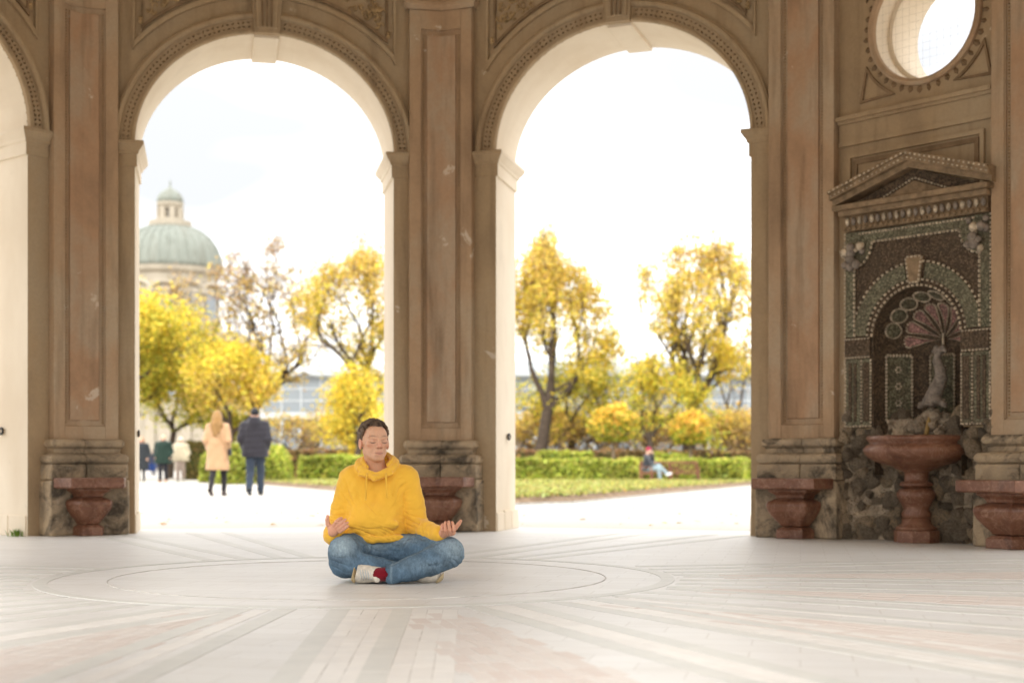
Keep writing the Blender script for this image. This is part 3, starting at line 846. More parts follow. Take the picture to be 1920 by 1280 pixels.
# pediment: entablature, dentils, raking cornices, tympanum
mb = MB()
for z0, z1, d, ex in ((2.62, 2.655, 0.09, 0.0), (2.655, 2.745, 0.07, 0.0), (2.745, 2.79, 0.14, 0.03), (2.79, 2.835, 0.19, 0.06)):
    bx(mb, FB, UL-ex+0.02, UR+ex-0.02, z0, z1, -0.01, d)
ent = bevel(mb.build('entablature', M['brownmos'], grotto), 0.006)
for k in range(22):
    u = UL+0.05+(UR-UL-0.10)*k/21
    mb = MB(); mb.blob(FB.pt(u, 2.70, 0.085), 0.026, 7, 2, sq=(0.8, 0.8, 1.35)); mb.build('dentil', M['fish'] if k % 2 else M['bead'], ent, smooth=True)
for k in range(26):
    u = UL+0.03+(UR-UL-0.06)*k/25
    mb = MB(); mb.blob(FB.pt(u, 2.64, 0.10), 0.018, 6, 1); mb.build('bead_stone', M['brownmos'], ent, smooth=True)
pl, pr, za, zb = UL-0.06, UR+0.06, 2.835, 3.09
inlay('tympanum', [(pl+0.10, za), (pr-0.10, za), (UC, zb-0.03)], 'dark', 0.05)
inlay('tympanum_panel', [(UC-0.30, za+0.012), (UC+0.30, za+0.012), (UC, zb-0.13)], 'brownmos', 0.065)
mbb = MB(); beads(mbb, FB, [(UC-0.33, za+0.015), (UC, zb-0.105), (UC+0.33, za+0.015)], 0.024, 0.06, rb)
for s_ in (-1, 1):
    ue = pl if s_ < 0 else pr
    mb = MB()
    for t0, t1, d in ((0.0, 0.05, 0.15), (0.05, 0.10, 0.20), (0.10, 0.125, 0.225)):
        q = [(ue, za+t0), (UC, zb-0.03+t0), (UC, zb-0.03+t1), (ue, za+t1)]
        sheet(mb, FB, q, -0.005, d)
    mb.build('raking_cornice', M['brownmos'], grotto)
    beads(mbb, FB, [(ue, za+0.11), (UC, zb-0.03+0.11)], 0.028, 0.215, rb, 0.6)
    beads(mbb, FB, [(ue, za+0.075), (UC, zb-0.03+0.075)], 0.020, 0.195, rb, 1.2)
tag(mbb.build('cornice_pebbles', M['bead'], grotto), kind='stuff')

# tuff rockwork below the mosaic: a rough back and single rocks
mb = MB()
def rockface(u, z):
    t = (u-UC)/0.66
    return -0.20*max(0.0, 1-t*t)**0.5*(1.0 if z < 0.85 else 1.5) + 0.03
gu, gz = 26, 20
rings = [[FB.pt(UC-0.72+1.44*a/gu, 1.02*c/gz, rockface(UC-0.72+1.44*a/gu, 0.5)+rb.uniform(-0.03, 0.03)) for a in range(gu+1)] for c in range(gz+1)]
mb.rings(rings, closed=False); rk = mb.build('rockwork', M['rock'], grotto)
def rockmesh(seed):
    r = random.Random(seed); m = MB()
    m.blob((0, 0, 0), 1.0, 7, 2, jit=0.30, rnd=r)
    return m.mesh('rock_shape')
rock_shapes = [rockmesh(s_) for s_ in range(7)]
for m_ in rock_shapes: m_.materials.append(M['rock'])
cnt = 0
for q in range(262):
    u = UC+rb.uniform(-0.72, 0.72); z = rb.uniform(0.0, 0.98) if q % 4 else rb.uniform(0.84, 1.06)
    if abs(u-UC) < 0.2 and z > 1.0: continue
    r = rb.uniform(0.035, 0.085)*(1.15 if z < 0.3 else 1.0)
    if abs(u-UC) > 0.62: r *= 0.7
    o = link(bpy.data.objects.new('rock', rock_shapes[q % 7])); o.parent = rk
    o.matrix_parent_inverse = Matrix.Identity(4)
    o.location = FB.pt(u, max(z, r*0.5), rockface(u, z)+rb.uniform(0.0, 0.035))
    o.scale = (r*rb.uniform(0.8, 1.3), r*rb.uniform(0.6, 1.1), r*rb.uniform(0.7, 1.25))
    o.rotation_euler = (rb.uniform(0, 6), rb.uniform(0, 6), rb.uniform(0, 6))
for q in range(34):                                  # rocks packed under the mosaic piers
    s_ = -1 if q % 2 else 1; u = UC+s_*rb.uniform(0.30, 0.68); z = rb.uniform(0.74, 0.97); r = rb.uniform(0.05, 0.085)*(0.75 if abs(u-UC) > 0.6 else 1)
    o = link(bpy.data.objects.new('rock', rock_shapes[q % 7])); o.parent = rk; o.matrix_parent_inverse = Matrix.Identity(4)
    o.location = FB.pt(u, z, -0.03+rb.uniform(-0.05, 0.03)); o.scale = (r, r*0.9, r*rb.uniform(0.7, 1.1)); o.rotation_euler = (rb.uniform(0, 6), rb.uniform(0, 6), rb.uniform(0, 6))
# lime crust heaped under the spout
mb = MB()
for q in range(46):
    t = rb.random(); mb.blob(FB.pt(UC+rb.gauss(0, 0.16)*(1-t*0.7), 0.86+0.20*t, -0.12-0.12*t+rb.uniform(-0.03, 0.06)), rb.uniform(0.03, 0.06), 6, 2, jit=0.25, rnd=rb)
tag(mb.build('lime_crust', M['rock'], grotto, smooth=True), kind='stuff')
mb = MB(); mb.tube([FB.pt(UC+0.02, 1.08, -0.17), FB.pt(UC+0.015, 1.02, -0.135), FB.pt(UC+0.01, 0.95, -0.12), FB.pt(UC+0.005, 0.86, -0.10)], 0.010, 0.022, 7)
mb.build('water_stain', M['water_stain'], grotto, smooth=True)

# red marble basin on a baluster
basin = empty('fountain_basin', (*FB.pt(UC, 0, 0.03)[:2], 0)); tag(basin, 'red marble fountain basin on a baluster in front of the grotto', 'fountain')
BM = FB.mat(UC, 0, 0.03)
mb = MB(); mb.lathe([(0.16, 0.60), (0.20, 0.625), (0.30, 0.65), (0.385, 0.69), (0.42, 0.735), (0.425, 0.765), (0.40, 0.795), (0.375, 0.805), (0.372, 0.818), (0.395, 0.835), (0.40, 0.855), (0.392, 0.872), (0.36, 0.875), (0.345, 0.86), (0.32, 0.80), (0.2, 0.76)], 48, BM)
mb.build('bowl', M['marble'], basin, smooth=True)
mb = MB(); mb.lathe([(0.115, 0.20), (0.12, 0.24), (0.10, 0.27), (0.118, 0.31), (0.152, 0.37), (0.158, 0.40), (0.14, 0.43), (0.105, 0.45)], 32, BM)
v0 = len(mb.v); mb.lathe([(0.105, 0.449), (0.125, 0.46), (0.14, 0.475), (0.12, 0.492), (0.095, 0.505), (0.098, 0.57), (0.12, 0.585), (0.145, 0.595), (0.15, 0.612)], 32, BM)
mb.build('baluster', M['marble'], basin, smooth=True)
mb = MB(); mb.lathe([(0.165, 0.105), (0.17, 0.12), (0.14, 0.135), (0.12, 0.16), (0.112, 0.202)], 32, BM)
mb.build('base_moulding', M['marble'], basin, smooth=True)
mb = MB()
mb.rings([[BM @ Vector((0.185*k*math.cos(rad(22.5+45*j)), 0.185*k*math.sin(rad(22.5+45*j)), z)) for j in range(8)] for k, z in ((1.0, 0.0), (1.0, 0.092), (0.94, 0.104))])
bevel(mb.build('plinth', M['marble'], basin), 0.006)

# small black rings on the jambs
def iron_ring(b, u, z, d, s_, label):
    mb = MB(); c = b.pt(u, z, d)
    t1 = Vector((b.n.x, b.n.y, 0)); t2 = Vector((0, 0, 1)); ax = Vector((b.e.x, b.e.y, 0))*s_
    rings = []
    for k in range(21):
        a = 2*math.pi*k/20; q = t1*math.cos(a)+t2*math.sin(a)
        rings.append([c + ax*0.02 + q*0.026 + (q*math.cos(w)+ax*math.sin(w))*0.011 for w in [2*math.pi*j/8 for j in range(8)]])
    mb.rings(rings, cap=False)
    o = mb.build('wall_ring', M['iron'], None, smooth=True); tag(o, label, 'ring', 'iron rings on the arch jambs')
    mb = MB(); mb.tube([c - ax*0.03, c + ax*0.022], 0.03, 0.026, 12); mb.build('rose_plate', M['cream'], o)
iron_ring(BAYS[2], ARCH[2][0]-0.06, 0.91, -0.46, 1, 'small black ring on the cream jamb right of the middle pier')
iron_ring(BAYS[1], ARCH[1][0], 0.93, -0.30, 1, 'small black ring at the edge of the left arch, above the far walkers')
iron_ring(BAYS[0], ARCH[0][1], 0.94, -0.40, -1, 'small black ring on the leftmost cream jamb')

# ---------------------------------------------------------------- ground, floor of the pavilion
def floor_mat():
    t = NT('pale_pavement')
    c = t.ramp(t.noise(0.9, 6, 0.6), [(0.3, (0.605, 0.59, 0.565)), (0.5, (0.66, 0.65, 0.63)), (0.7, (0.63, 0.615, 0.59))])
    st = t.noise(2.2, 7, 0.7, 0.3, (0.35, 1.6, 1))
    c = t.mix(t.ramp(st, [(0.5, (0, 0, 0)), (0.72, (0.45, 0.45, 0.45))]), c, (0.53, 0.505, 0.46))
    sp = t.voronoi(16)
    c = t.mix(t.ramp(sp, [(0.045, (0.6, 0.6, 0.6)), (0.075, (0, 0, 0))]), c, (0.22, 0.19, 0.155))
    joint = t.n.new('ShaderNodeTexBrick')
    joint.inputs['Scale'].default_value = 1.0; joint.inputs['Mortar Size'].default_value = 0.004
    joint.inputs['Brick Width'].default_value = 0.34; joint.inputs['Row Height'].default_value = 0.17
    joint.inputs['Color1'].default_value = (1, 1, 1, 1); joint.inputs['Color2'].default_value = (0.93, 0.925, 0.915, 1); joint.inputs['Mortar'].default_value = (0.80, 0.78, 0.75, 1)
    mp = t.n.new('ShaderNodeMapping'); mp.inputs['Rotation'].default_value = (0, 0, 0.2)
    t.l.new(t.co, mp.inputs['Vector']); t.l.new(mp.outputs[0], joint.inputs['Vector'])
    c = t.mix(0.8, c, joint.outputs['Color'], 'MULTIPLY')
    t.colour(c).rough(0.42, 0.5).bump(t.math('ADD', t.noise(25, 6, 0.7), t.math('MULTIPLY', st, 1.0)), 0.25, 0.006)
    return t.m
M['floor'] = floor_mat()
def paver(name, a, b, rough=0.45):
    t = NT(name)
    c = t.mix(t.rnd(), a, b)
    c = t.mix(0.6, c, t.ramp(t.noise(9, 6, 0.7), [(0.3, (0.86, 0.86, 0.86)), (0.7, (1.08, 1.07, 1.05))]), 'MULTIPLY')
    t.colour(c).rough(rough, 0.3).bump(t.noise(30, 5, 0.7), 0.2, 0.004)
    return t.m
M['greyband'] = paver('grey_limestone', (0.56, 0.557, 0.525), (0.595, 0.59, 0.555))
M['slab'] = paver('white_limestone', (0.66, 0.635, 0.60), (0.71, 0.69, 0.655))
M['brick'] = paver('worn_red_brick', (0.635, 0.59, 0.55), (0.585, 0.51, 0.465), 0.5)
M['joint'] = simple('dirty_joint', (0.53, 0.505, 0.47), 0.9, 0.2, 0.3, 8, 40, 0.2)
def gravel_mat():
    t = NT('pale_gravel')
    c = t.ramp(t.noise(60, 5, 0.7), [(0.3, (0.33, 0.30, 0.26)), (0.5, (0.45, 0.42, 0.375)), (0.7, (0.54, 0.51, 0.465))])
    c = t.mix(t.ramp(t.noise(0.25, 5, 0.6), [(0.4, (0, 0, 0)), (0.7, (0.4, 0.4, 0.4))]), c, (0.40, 0.36, 0.31))
    t.colour(c).rough(0.95, 0.1).bump(t.noise(90, 4), 0.3, 0.01)
    return t.m
M['gravel'] = gravel_mat()

mb = MB(); S = 1500
mb.add([(-S, -S, -0.02), (S, -S, -0.02), (S, S, -0.02), (-S, S, -0.02)], [(0, 1, 2, 3)])
tag(mb.build('ground', M['gravel']), kind='structure')
mb = MB()
big = [Vector((CX+(p.x-CX)*1.165, CY+(p.y-CY)*1.165)) for p in CORN]
mb.rings([[Vector((p.x, p.y, z)) for p in big] for z in (-0.05, -0.0004)])
floor = mb.build('pavilion_floor', M['floor']); tag(floor, kind='structure')
def flr(r, phi, o=0.0):
    """floor point at distance r along a ray phi degrees off the axis towards the camera, pushed o to the right"""
    a = rad(phi); d = Vector((math.sin(a), -math.cos(a))); p = Vector((math.cos(a), math.sin(a)))
    q = Vector((CX, CY)) + d*r + p*o
    return Vector((q.x, q.y, 0))
def plank(name, phi, o, w, r0, r1, m, h=0.0):
    mb = MB()
    c = [flr(r0, phi, o-w/2), flr(r0, phi, o+w/2), flr(r1, phi, o+w/2), flr(r1, phi, o-w/2)]
    mb.add([Vector((p.x, p.y, -0.02)) for p in c]+[Vector((p.x, p.y, h)) for p in c], ((4,5,6,7),(0,1,5,4),(1,2,6,5),(2,3,7,6),(3,0,4,7)))
    return mb.build(name, m, floor)
rf = random.Random(21)
GEN = [(-5.0, -0.08), (-3.2, 0.07), (2.6, 0.13), (2.4, 0.39)]
LINES = {0: [(-5.5, -0.16), (-3.2, -0.035), (2.4, 0.025), (1.8, 0.32)], 1: [(-3.9, 0.03), (-3.4, 0.24), (3.3, 0.236), (4.2, 0.44)]}
SECT = 360/14
for k in range(14):
    pc = -0.75 + SECT*k
    for (dp, o) in LINES.get(k, GEN):
        base = pc if k in (0, 1) else pc
        phi = (dp if k == 0 else base+dp)
        r = 1.80
        while r < 5.5:
            l = rf.uniform(0.55, 1.1); e = min(5.6, r+l)
            if -115 < ((phi+180) % 360)-180 < 115 or k % 2 == 0:
                plank('grey_band_stone', phi, o, 0.088, r, e-0.003, M['greyband'], 0.0014+0.0002*(len(floor.children) % 3))
            r = e
# white strips of narrow slabs beside the grey bands
for k, dp, offs in ((0, 2.1, (0.106, 0.173, 0.240)), (0, 1.8, (0.398, 0.465, 0.532)), (0, -4.4, (-0.095,)), (1, -3.6, (0.105, 0.17)), (1, 3.7, (0.31, 0.375)), (1, 4.6, (0.525, 0.59)), (-1, 2.5, (0.21, 0.277)), (-1, 1.0, (0.50,)), (2, -3.0, (0.02,))):
    phi0 = dp if k == 0 else -0.75+SECT*k+dp
    plank('joint_bed', phi0, (offs[0]+offs[-1])/2, offs[-1]-offs[0]+0.066, 1.84, 5.3, M['joint'], 0.0002)
    for o in offs:
        phi = phi0
        r = 1.85
        while r < 5.3:
            l = rf.uniform(0.16, 0.42); e = r+l
            plank('paving_slab', phi, o+rf.uniform(-0.002, 0.002), 0.064, r, e-0.004, M['slab'], rf.uniform(0.0006, 0.0012))
            r = e
# worn brick fields between the bands
bm_ = MB(); bm_.box((-0.5, -0.5, -0.02), (0.5, 0.5, 0.0)); brick_shape = bm_.mesh('brick_shape'); brick_shape.materials.append(M['brick'])
cells = []
for k in (-1, 0, 1, 2, 3):
    pc = -0.75+SECT*k
    for j in range(17):
        r = 2.15+0.192*j
        a0, a1 = rad(pc+(11.5 if k == 0 else 11.0)), rad(pc+(18.5 if k == 0 else 19.0))
        n = max(1, int((a1-a0)*r/0.058))
        for i in range(n):
            a = a0+(a1-a0)*(i+0.5+(0.25 if j % 2 else -0.25))/n
            cells.append((r, a, (a1-a0)*r/n-0.006))
def brick_xy(c): return CX+c[0]*math.sin(c[1]), CY-c[0]*math.cos(c[1])
cells = [c for c in cells if brick_xy(c)[1] > 3.9 and abs(brick_xy(c)[0]) < 0.36*brick_xy(c)[1]+0.1]
cells.sort(key=lambda c: brick_xy(c)[1])
rest = MB()
for i, c in enumerate(cells):
    x, y = brick_xy(c); z = rf.uniform(0.0005, 0.0012)
    if i < 300:
        o = link(bpy.data.objects.new('brick', brick_shape)); o.parent = floor; o.matrix_parent_inverse = Matrix.Identity(4)
        o.location = (x, y, z); o.rotation_euler = (0, 0, c[1]); o.scale = (c[2], 0.186, 1)
    else:
        rest.box((-c[2]/2, -0.093, -0.02), (c[2]/2, 0.093, 0), Matrix.Translation((x, y, z)) @ Matrix.Rotation(c[1], 4, 'Z'))
if rest.v: tag(rest.build('brick_field', M['brick'], floor), kind='stuff')
# ring lines round the middle
for r0, r1, m in ((1.388, 1.394, 'joint'), (1.70, 1.775, 'greyband')):
    n = 96
    for q in range(8 if m == 'greyband' else 1):
        mb = MB(); a0, a1 = (2*math.pi*q/8+0.002, 2*math.pi*(q+1)/8-0.002) if m == 'greyband' else (0, 2*math.pi)
        ns = n//8 if m == 'greyband' else n
        mb.rings([[Vector((CX+r*math.sin(a), CY-r*math.cos(a), z)) for r, z in ((r0, -0.02), (r0, 0.0026), (r1, 0.0026), (r1, -0.02))] for a in [a0+(a1-a0)*t/ns for t in range(ns+1)]], closed=True, cap=False)
        mb.build('ring_stone' if m == 'greyband' else 'ring_joint', M[m], floor)

# ---------------------------------------------------------------- leaves, hedges, lawn
def leaf_mat(name, transl=0.35, rough=0.6):
    t = NT(name)
    c = t.attr('tint')
    t.colour(c).rough(rough, 0.25)
    tr = t.n.new('ShaderNodeBsdfTranslucent'); t.l.new(c, tr.inputs['Color'])
    mx = t.n.new('ShaderNodeMixShader'); mx.inputs[0].default_value = transl
    t.l.new(t.b.outputs[0], mx.inputs[1]); t.l.new(tr.outputs[0], mx.inputs[2]); t.l.new(mx.outputs[0], t.out.inputs['Surface'])
    return t.m
M['leaf'] = leaf_mat('autumn_leaf', 0.45)
M['bark'] = simple('dark_bark', (0.075, 0.055, 0.04), 0.9, 0.2, 0.4, 8, 25, 0.6, 0.02)
M['bark_pale'] = simple('pale_bark', (0.20, 0.15, 0.10), 0.9, 0.2, 0.35, 8, 25, 0.5, 0.02)

def leaf_quads(P, size, rng, squash=1.0, up=0.0):
    n = len(P)
    a = rng.normal(size=(n, 3)); a[:, 2] *= squash; a /= np.linalg.norm(a, axis=1)[:, None]
    b = rng.normal(size=(n, 3)); b[:, 2] -= up; b -= a*np.sum(a*b, 1)[:, None]; b /= np.linalg.norm(b, axis=1)[:, None]
    s = size*rng.uniform(0.6, 1.25, (n, 1))
    V = np.empty((n, 4, 3)); V[:, 0] = P+a*s; V[:, 1] = P+b*s*0.62; V[:, 2] = P-a*s*0.9; V[:, 3] = P-b*s*0.62
    F = np.arange(4*n).reshape(n, 4)
    return V.reshape(-1, 3), F

def leaf_mesh(name, P, size, cols, rng, **kw):
    V, F = leaf_quads(P, size, rng, **kw)
    me = np_mesh(name, V, F); set_colour(me, np.repeat(cols, 4, axis=0))
    me.materials.append(M['leaf'])
    return me

def palette(rng, n, cols, w=None, jit=0.18):
    cols = np.array(cols); idx = rng.choice(len(cols), n, p=w)
    return np.clip(cols[idx]*(1+rng.normal(0, jit, (n, 1)))*(1+rng.normal(0, jit*0.3, (n, 3))), 0.004, 1)

def seg_mesh(name, segs, sides=5):
    A = np.array([s[0] for s in segs]); B = np.array([s[1] for s in segs]); r0 = np.array([s[2] for s in segs]); r1 = np.array([s[3] for s in segs])
    d = B-A; d /= np.maximum(np.linalg.norm(d, axis=1), 1e-6)[:, None]
    ref = np.where(np.abs(d[:, 2:3]) < 0.9, [[0, 0, 1.0]], [[1.0, 0, 0]])
    u = np.cross(d, ref); u /= np.linalg.norm(u, axis=1)[:, None]; v = np.cross(d, u)
    n = len(A); V = np.empty((n, 2, sides, 3))
    for j in range(sides):
        w = u*math.cos(2*math.pi*j/sides)+v*math.sin(2*math.pi*j/sides)
        V[:, 0, j] = A+w*r0[:, None]; V[:, 1, j] = B+w*r1[:, None]
    base = (np.arange(n)*2*sides)[:, None, None]
    F = np.array([[j, (j+1) % sides, sides+(j+1) % sides, sides+j] for j in range(sides)])[None] + base
    return np_mesh(name, V.reshape(-1, 3), F.reshape(-1, 4), True)

def skeleton(seed, levels, trunk, spread=0.75, upb=0.10, kids=(2, 3), shrink=(0.66, 0.86), wob=0.16):
    r = random.Random(seed); segs, nodes = [], []
    def grow(p, d, L, rd, lev):
        n = 4 if lev == 0 else 3
        for i in range(n):
            d = (d + Vector((r.gauss(0, wob), r.gauss(0, wob), r.gauss(0, wob*0.6)+upb))*(0.45 if lev == 0 else 1)).normalized()
            q = p+d*L/n; r2 = rd*(0.90 if lev else 0.93)
            segs.append((tuple(p), tuple(q), rd, r2)); p, rd = q, r2
            nodes.append((tuple(p), lev))
            if 0 < lev < levels and r.random() < 0.38:
                side = d.orthogonal().normalized(); side.rotate(Matrix.Rotation(r.uniform(0, 6.28), 3, d))
                grow(p, (d*0.6+side*spread*r.uniform(0.8, 1.3)).normalized(), L*r.uniform(0.4, 0.62), rd*0.5, min(levels, lev+2))
        if lev >= levels: return
        k = r.choice(kids) + (1 if lev == 0 else 0); a0 = r.uniform(0, 6.28)
        for c in range(k):
            side = d.orthogonal().normalized(); side.rotate(Matrix.Rotation(a0+6.28*c/k+r.uniform(-0.5, 0.5), 3, d))
            nd = (d + side*spread*r.uniform(0.55, 1.25)).normalized()
            grow(p, nd, L*r.uniform(*shrink), rd*r.uniform(0.58, 0.76), lev+1)
    grow(Vector((0, 0, 0)), Vector((r.uniform(-0.05, 0.05), 0, 1)), trunk, 0.03*trunk*2.2, 0)
    return segs, nodes

def tree(name, label, loc, height, width, seed, leafs, size=0.16, levels=5, trunk=1.0, dens=None, bark='bark', category='tree', group=None, rscale=1.0, puff=0.3, gap=0.40, cellf=0.055, taper=0.5, **kw):
    rng = np.random.default_rng(seed)
    segs, nodes = skeleton(seed, levels, trunk, **kw)
    pts = np.array([s[1] for s in segs])
    tp = lambda Z: np.interp(Z/pts[:, 2].max(), [0, 0.12, 0.35, 0.65, 1.0], [1.0, 1.15, 1.12, 0.85, taper])[..., None]
    segs = [((*(np.array(a[:2])*tp(np.array(a[2]))), a[2]), (*(np.array(b[:2])*tp(np.array(b[2]))), b[2]), r0, r1) for a, b, r0, r1 in segs]
    nodes = [((*(np.array(a[:2])*tp(np.array(a[2]))), a[2]), l) for a, l in nodes]
    pts = np.array([s[1] for s in segs])
    sz = height/pts[:, 2].max(); sx = width/2/np.percentile(np.abs(pts[:, :2]), 97)
    S_ = np.array([sx, sx, sz]); rs = 0.5*(sx+sz)*rscale
    sg = [(np.array(a)*S_, np.array(b)*S_, max(r0*rs, 0.006), max(r1*rs, 0.005)) for a, b, r0, r1 in segs]
    root = empty(name, loc); tag(root, label, category, group)
    put('trunk', seg_mesh('trunk', sg), M[bark], root, local=True)
    N = np.array([n[0] for n in nodes])*S_; lv = np.array([n[1] for n in nodes])
    N = N[lv >= max(2, levels-3)]
    if N.shape[0] and leafs[0] > 0:
        h = N[:, 2]/height
        w = np.interp(h, [p[0] for p in dens], [p[1] for p in dens]) if dens else np.ones(len(N))
        # whole sprays go bare here and there, so the crown keeps gaps
        cell = np.floor(N/ (cellf*height)).astype(int); hsh = np.abs(np.sin(cell @ np.array([12.9898, 78.233, 37.719])+seed)*43758.5453) % 1
        w = w*np.where(hsh < gap, 0.06, 1.0)*(0.5+hsh)
        idx = rng.choice(len(N), leafs[0], p=w/w.sum())
        P = N[idx] + rng.normal(0, puff, (leafs[0], 3))*np.array([1, 1, 0.8])
        P = P[P[:, 2] > 0.13*height]
        hh = np.clip(P[:, 2]/height, 0, 1)[:, None]
        lo = palette(rng, len(P), leafs[1]); hi = palette(rng, len(P), leafs[2])
        cols = np.where(rng.random((len(P), 1)) < np.clip((hh-0.35)*1.8, 0, 1), hi, lo)
        put('crown', leaf_mesh('crown', P, size, cols, rng, squash=0.8, up=0.4), None, root, local=True)
    return root

def hedge(name, label, x0, x1, y0, y1, h, seed, cols, n=5000, size=0.06, rot=0.0, rounder=0.0, group=None, category='hedge'):
    rng = np.random.default_rng(seed); cx, cy = (x0+x1)/2, (y0+y1)/2
    root = empty(name, (cx, cy, -0.02), rot); tag(root, label, category, group)
    hx, hy = (x1-x0)/2, (y1-y0)/2
    mb = MB(); ins = 0.07; rr = []
    for t in range(7):
        f = t/6; k = 1-rounder*f**3
        rr.append([Vector(((hx-ins)*k*sx, (hy-ins)*k*sy, (h-ins)*f)) for sx, sy in ((-1,-1),(1,-1),(1,1),(-1,1))])
    mb.rings(rr); mb.build('hedge_core', M['hedge_core'], root, local=True)
    # skin of leaves over top and sides
    area = np.array([2*hx*2*hy, 2*hx*h, 2*hx*h, 2*hy*h, 2*hy*h]); w = area*np.array([1, 1.2, 0.4, 1, 1]); f = rng.choice(5, n, p=w/w.sum())
    U, V_ = rng.uniform(-1, 1, n), rng.uniform(0, 1, n); P = np.zeros((n, 3))
    top = f == 0; P[top] = np.c_[U*hx, (2*V_-1)*hy, np.full(n, h)][top]
    for q, sgn in ((1, -1), (2, 1)): m = f == q; P[m] = np.c_[U*hx, np.full(n, sgn*hy), V_*h][m]
    for q, sgn in ((3, -1), (4, 1)): m = f == q; P[m] = np.c_[np.full(n, sgn*hx), U*hy, V_*h][m]
    if rounder:
        k = (1-rounder*(P[:, 2]/h)**3)[:, None]; P[:, :2] *= k
    P += rng.normal(0, 0.030, (n, 3)); P[:, 2] = np.maximum(P[:, 2] + 0.03*np.sin(P[:, 0]*3.1+seed)+0.02*np.sin(P[:, 0]*7.3), 0.02)
    patch = 0.5+0.5*np.sin(P[:, 0]*1.7+seed*1.3)*np.sin(P[:, 2]*4+P[:, 0]*0.8)
    c = palette(rng, n, cols, None, 0.28)*(0.75+0.45*patch[:, None])
    put('foliage', leaf_mesh('foliage', P, size, c, rng), None, root, local=True)
    return root
M['hedge_core'] = simple('hedge_inside', (0.035, 0.045, 0.015), 0.95, 0.1, 0.4)
M['hedge_brown'] = M['hedge_core']

# lawn wedge with soil strip and steel edge
def lawn_mat():
    t = NT('lawn_grass')
    c = t.ramp(t.noise(2.0, 7, 0.7), [(0.3, (0.22, 0.23, 0.06)), (0.5, (0.32, 0.33, 0.10)), (0.7, (0.42, 0.40, 0.16))])
    c = t.mix(0.6, c, t.ramp(t.noise(45, 4), [(0.3, (0.6, 0.6, 0.6)), (0.7, (1.35, 1.35, 1.3))]), 'MULTIPLY')
    t.colour(c).rough(0.9, 0.15).bump(t.noise(60, 4), 0.5, 0.03)
    return t.m
M['lawn'] = lawn_mat()
M['soil'] = simple('bare_soil', (0.20, 0.14, 0.09), 0.95, 0.1, 0.4, 6, 30, 0.7, 0.03)
M['steel'] = simple('dull_steel', (0.35, 0.33, 0.30), 0.5, 0.5, 0.3)
edge = [(-9.5, 50.6), (-8.4, 47.5), (-6.5, 41.5), (-4.6, 36.0), (-2.9, 31.0), (-1.7, 26.2), (-0.9, 24.0), (0.0, 23.3), (0.75, 24.2), (1.35, 26.0), (2.3, 29.0), (4.0, 34.2), (5.9, 40.0), (7.6, 45.2), (8.6, 47.6)]
mb = MB(); n = len(edge)
mb.add([(x, y, 0.10) for x, y in edge] + [(8.0, 48.6, 0.10), (1.5, 49.2, 0.10), (-3.0, 50.4, 0.10)], [tuple(range(n+3))])
tag(mb.build('lawn', M['lawn']), kind='structure')
mb = MB(); rings = []
for i, (x, y) in enumerate(edge):
    a, c = Vector(edge[max(0, i-1)]), Vector(edge[min(n-1, i+1)]); t = (c-a).normalized(); nn = Vector((t.y, -t.x))
    w0, w1 = 0.30, -0.12
    rings.append([Vector((x, y, 0.106))+Vector((nn.x, nn.y, 0))*w1, Vector((x, y, 0.104)), Vector((x+nn.x*0.08, y+nn.y*0.08, 0.05)), Vector((x+nn.x*w0, y+nn.y*w0, -0.018))])
# the outer side of the curve is to the right of travel on this winding
mb.rings(rings, closed=False); tag(mb.build('soil_strip', M['soil']), kind='structure')
mb = MB(); rings = []
for i, (x, y) in enumerate(edge):
    a, c = Vector(edge[max(0, i-1)]), Vector(edge[min(n-1, i+1)]); t = (c-a).normalized(); nn = Vector((t.y, -t.x))
    rings.append([Vector((x+nn.x*w, y+nn.y*w, z)) for w, z in ((0.31, -0.02), (0.31, 0.016), (0.325, 0.016), (0.325, -0.02))])
mb.rings(rings); tag(mb.build('lawn_edging', M['steel']), 'thin steel edging round the lawn wedge', 'edging')
rng = np.random.default_rng(3)
def inside(x, y):
    e = edge; c = False; j = len(e)-1
    for i in range(len(e)):
        if (e[i][1] > y) != (e[j][1] > y) and x < (e[j][0]-e[i][0])*(y-e[i][1])/(e[j][1]-e[i][1])+e[i][0]: c = not c
        j = i
    return c
G = []
while len(G) < 9000:
    x, y = rng.uniform(-9, 9), 23+27*rng.random()**1.6
    if inside(x, y): G.append((x, y, 0.125))
for i in range(3000):
    k = rng.integers(0, n-1); f = rng.random(); p = np.array(edge[k])*(1-f)+np.array(edge[k+1])*f
    G.append((p[0]+rng.normal(0, 0.07), p[1]+0.16+rng.normal(0, 0.08), 0.125))
G = np.array(G)
me = leaf_mesh('lawn_blades', G, 0.05, palette(rng, len(G), [(0.34, 0.35, 0.09), (0.43, 0.41, 0.15), (0.42, 0.34, 0.11), (0.26, 0.28, 0.07)], None, 0.25), rng)
tag(put('lawn_blades', me), 'short yellow-green grass blades on the lawn wedge', 'grass', kind='stuff')

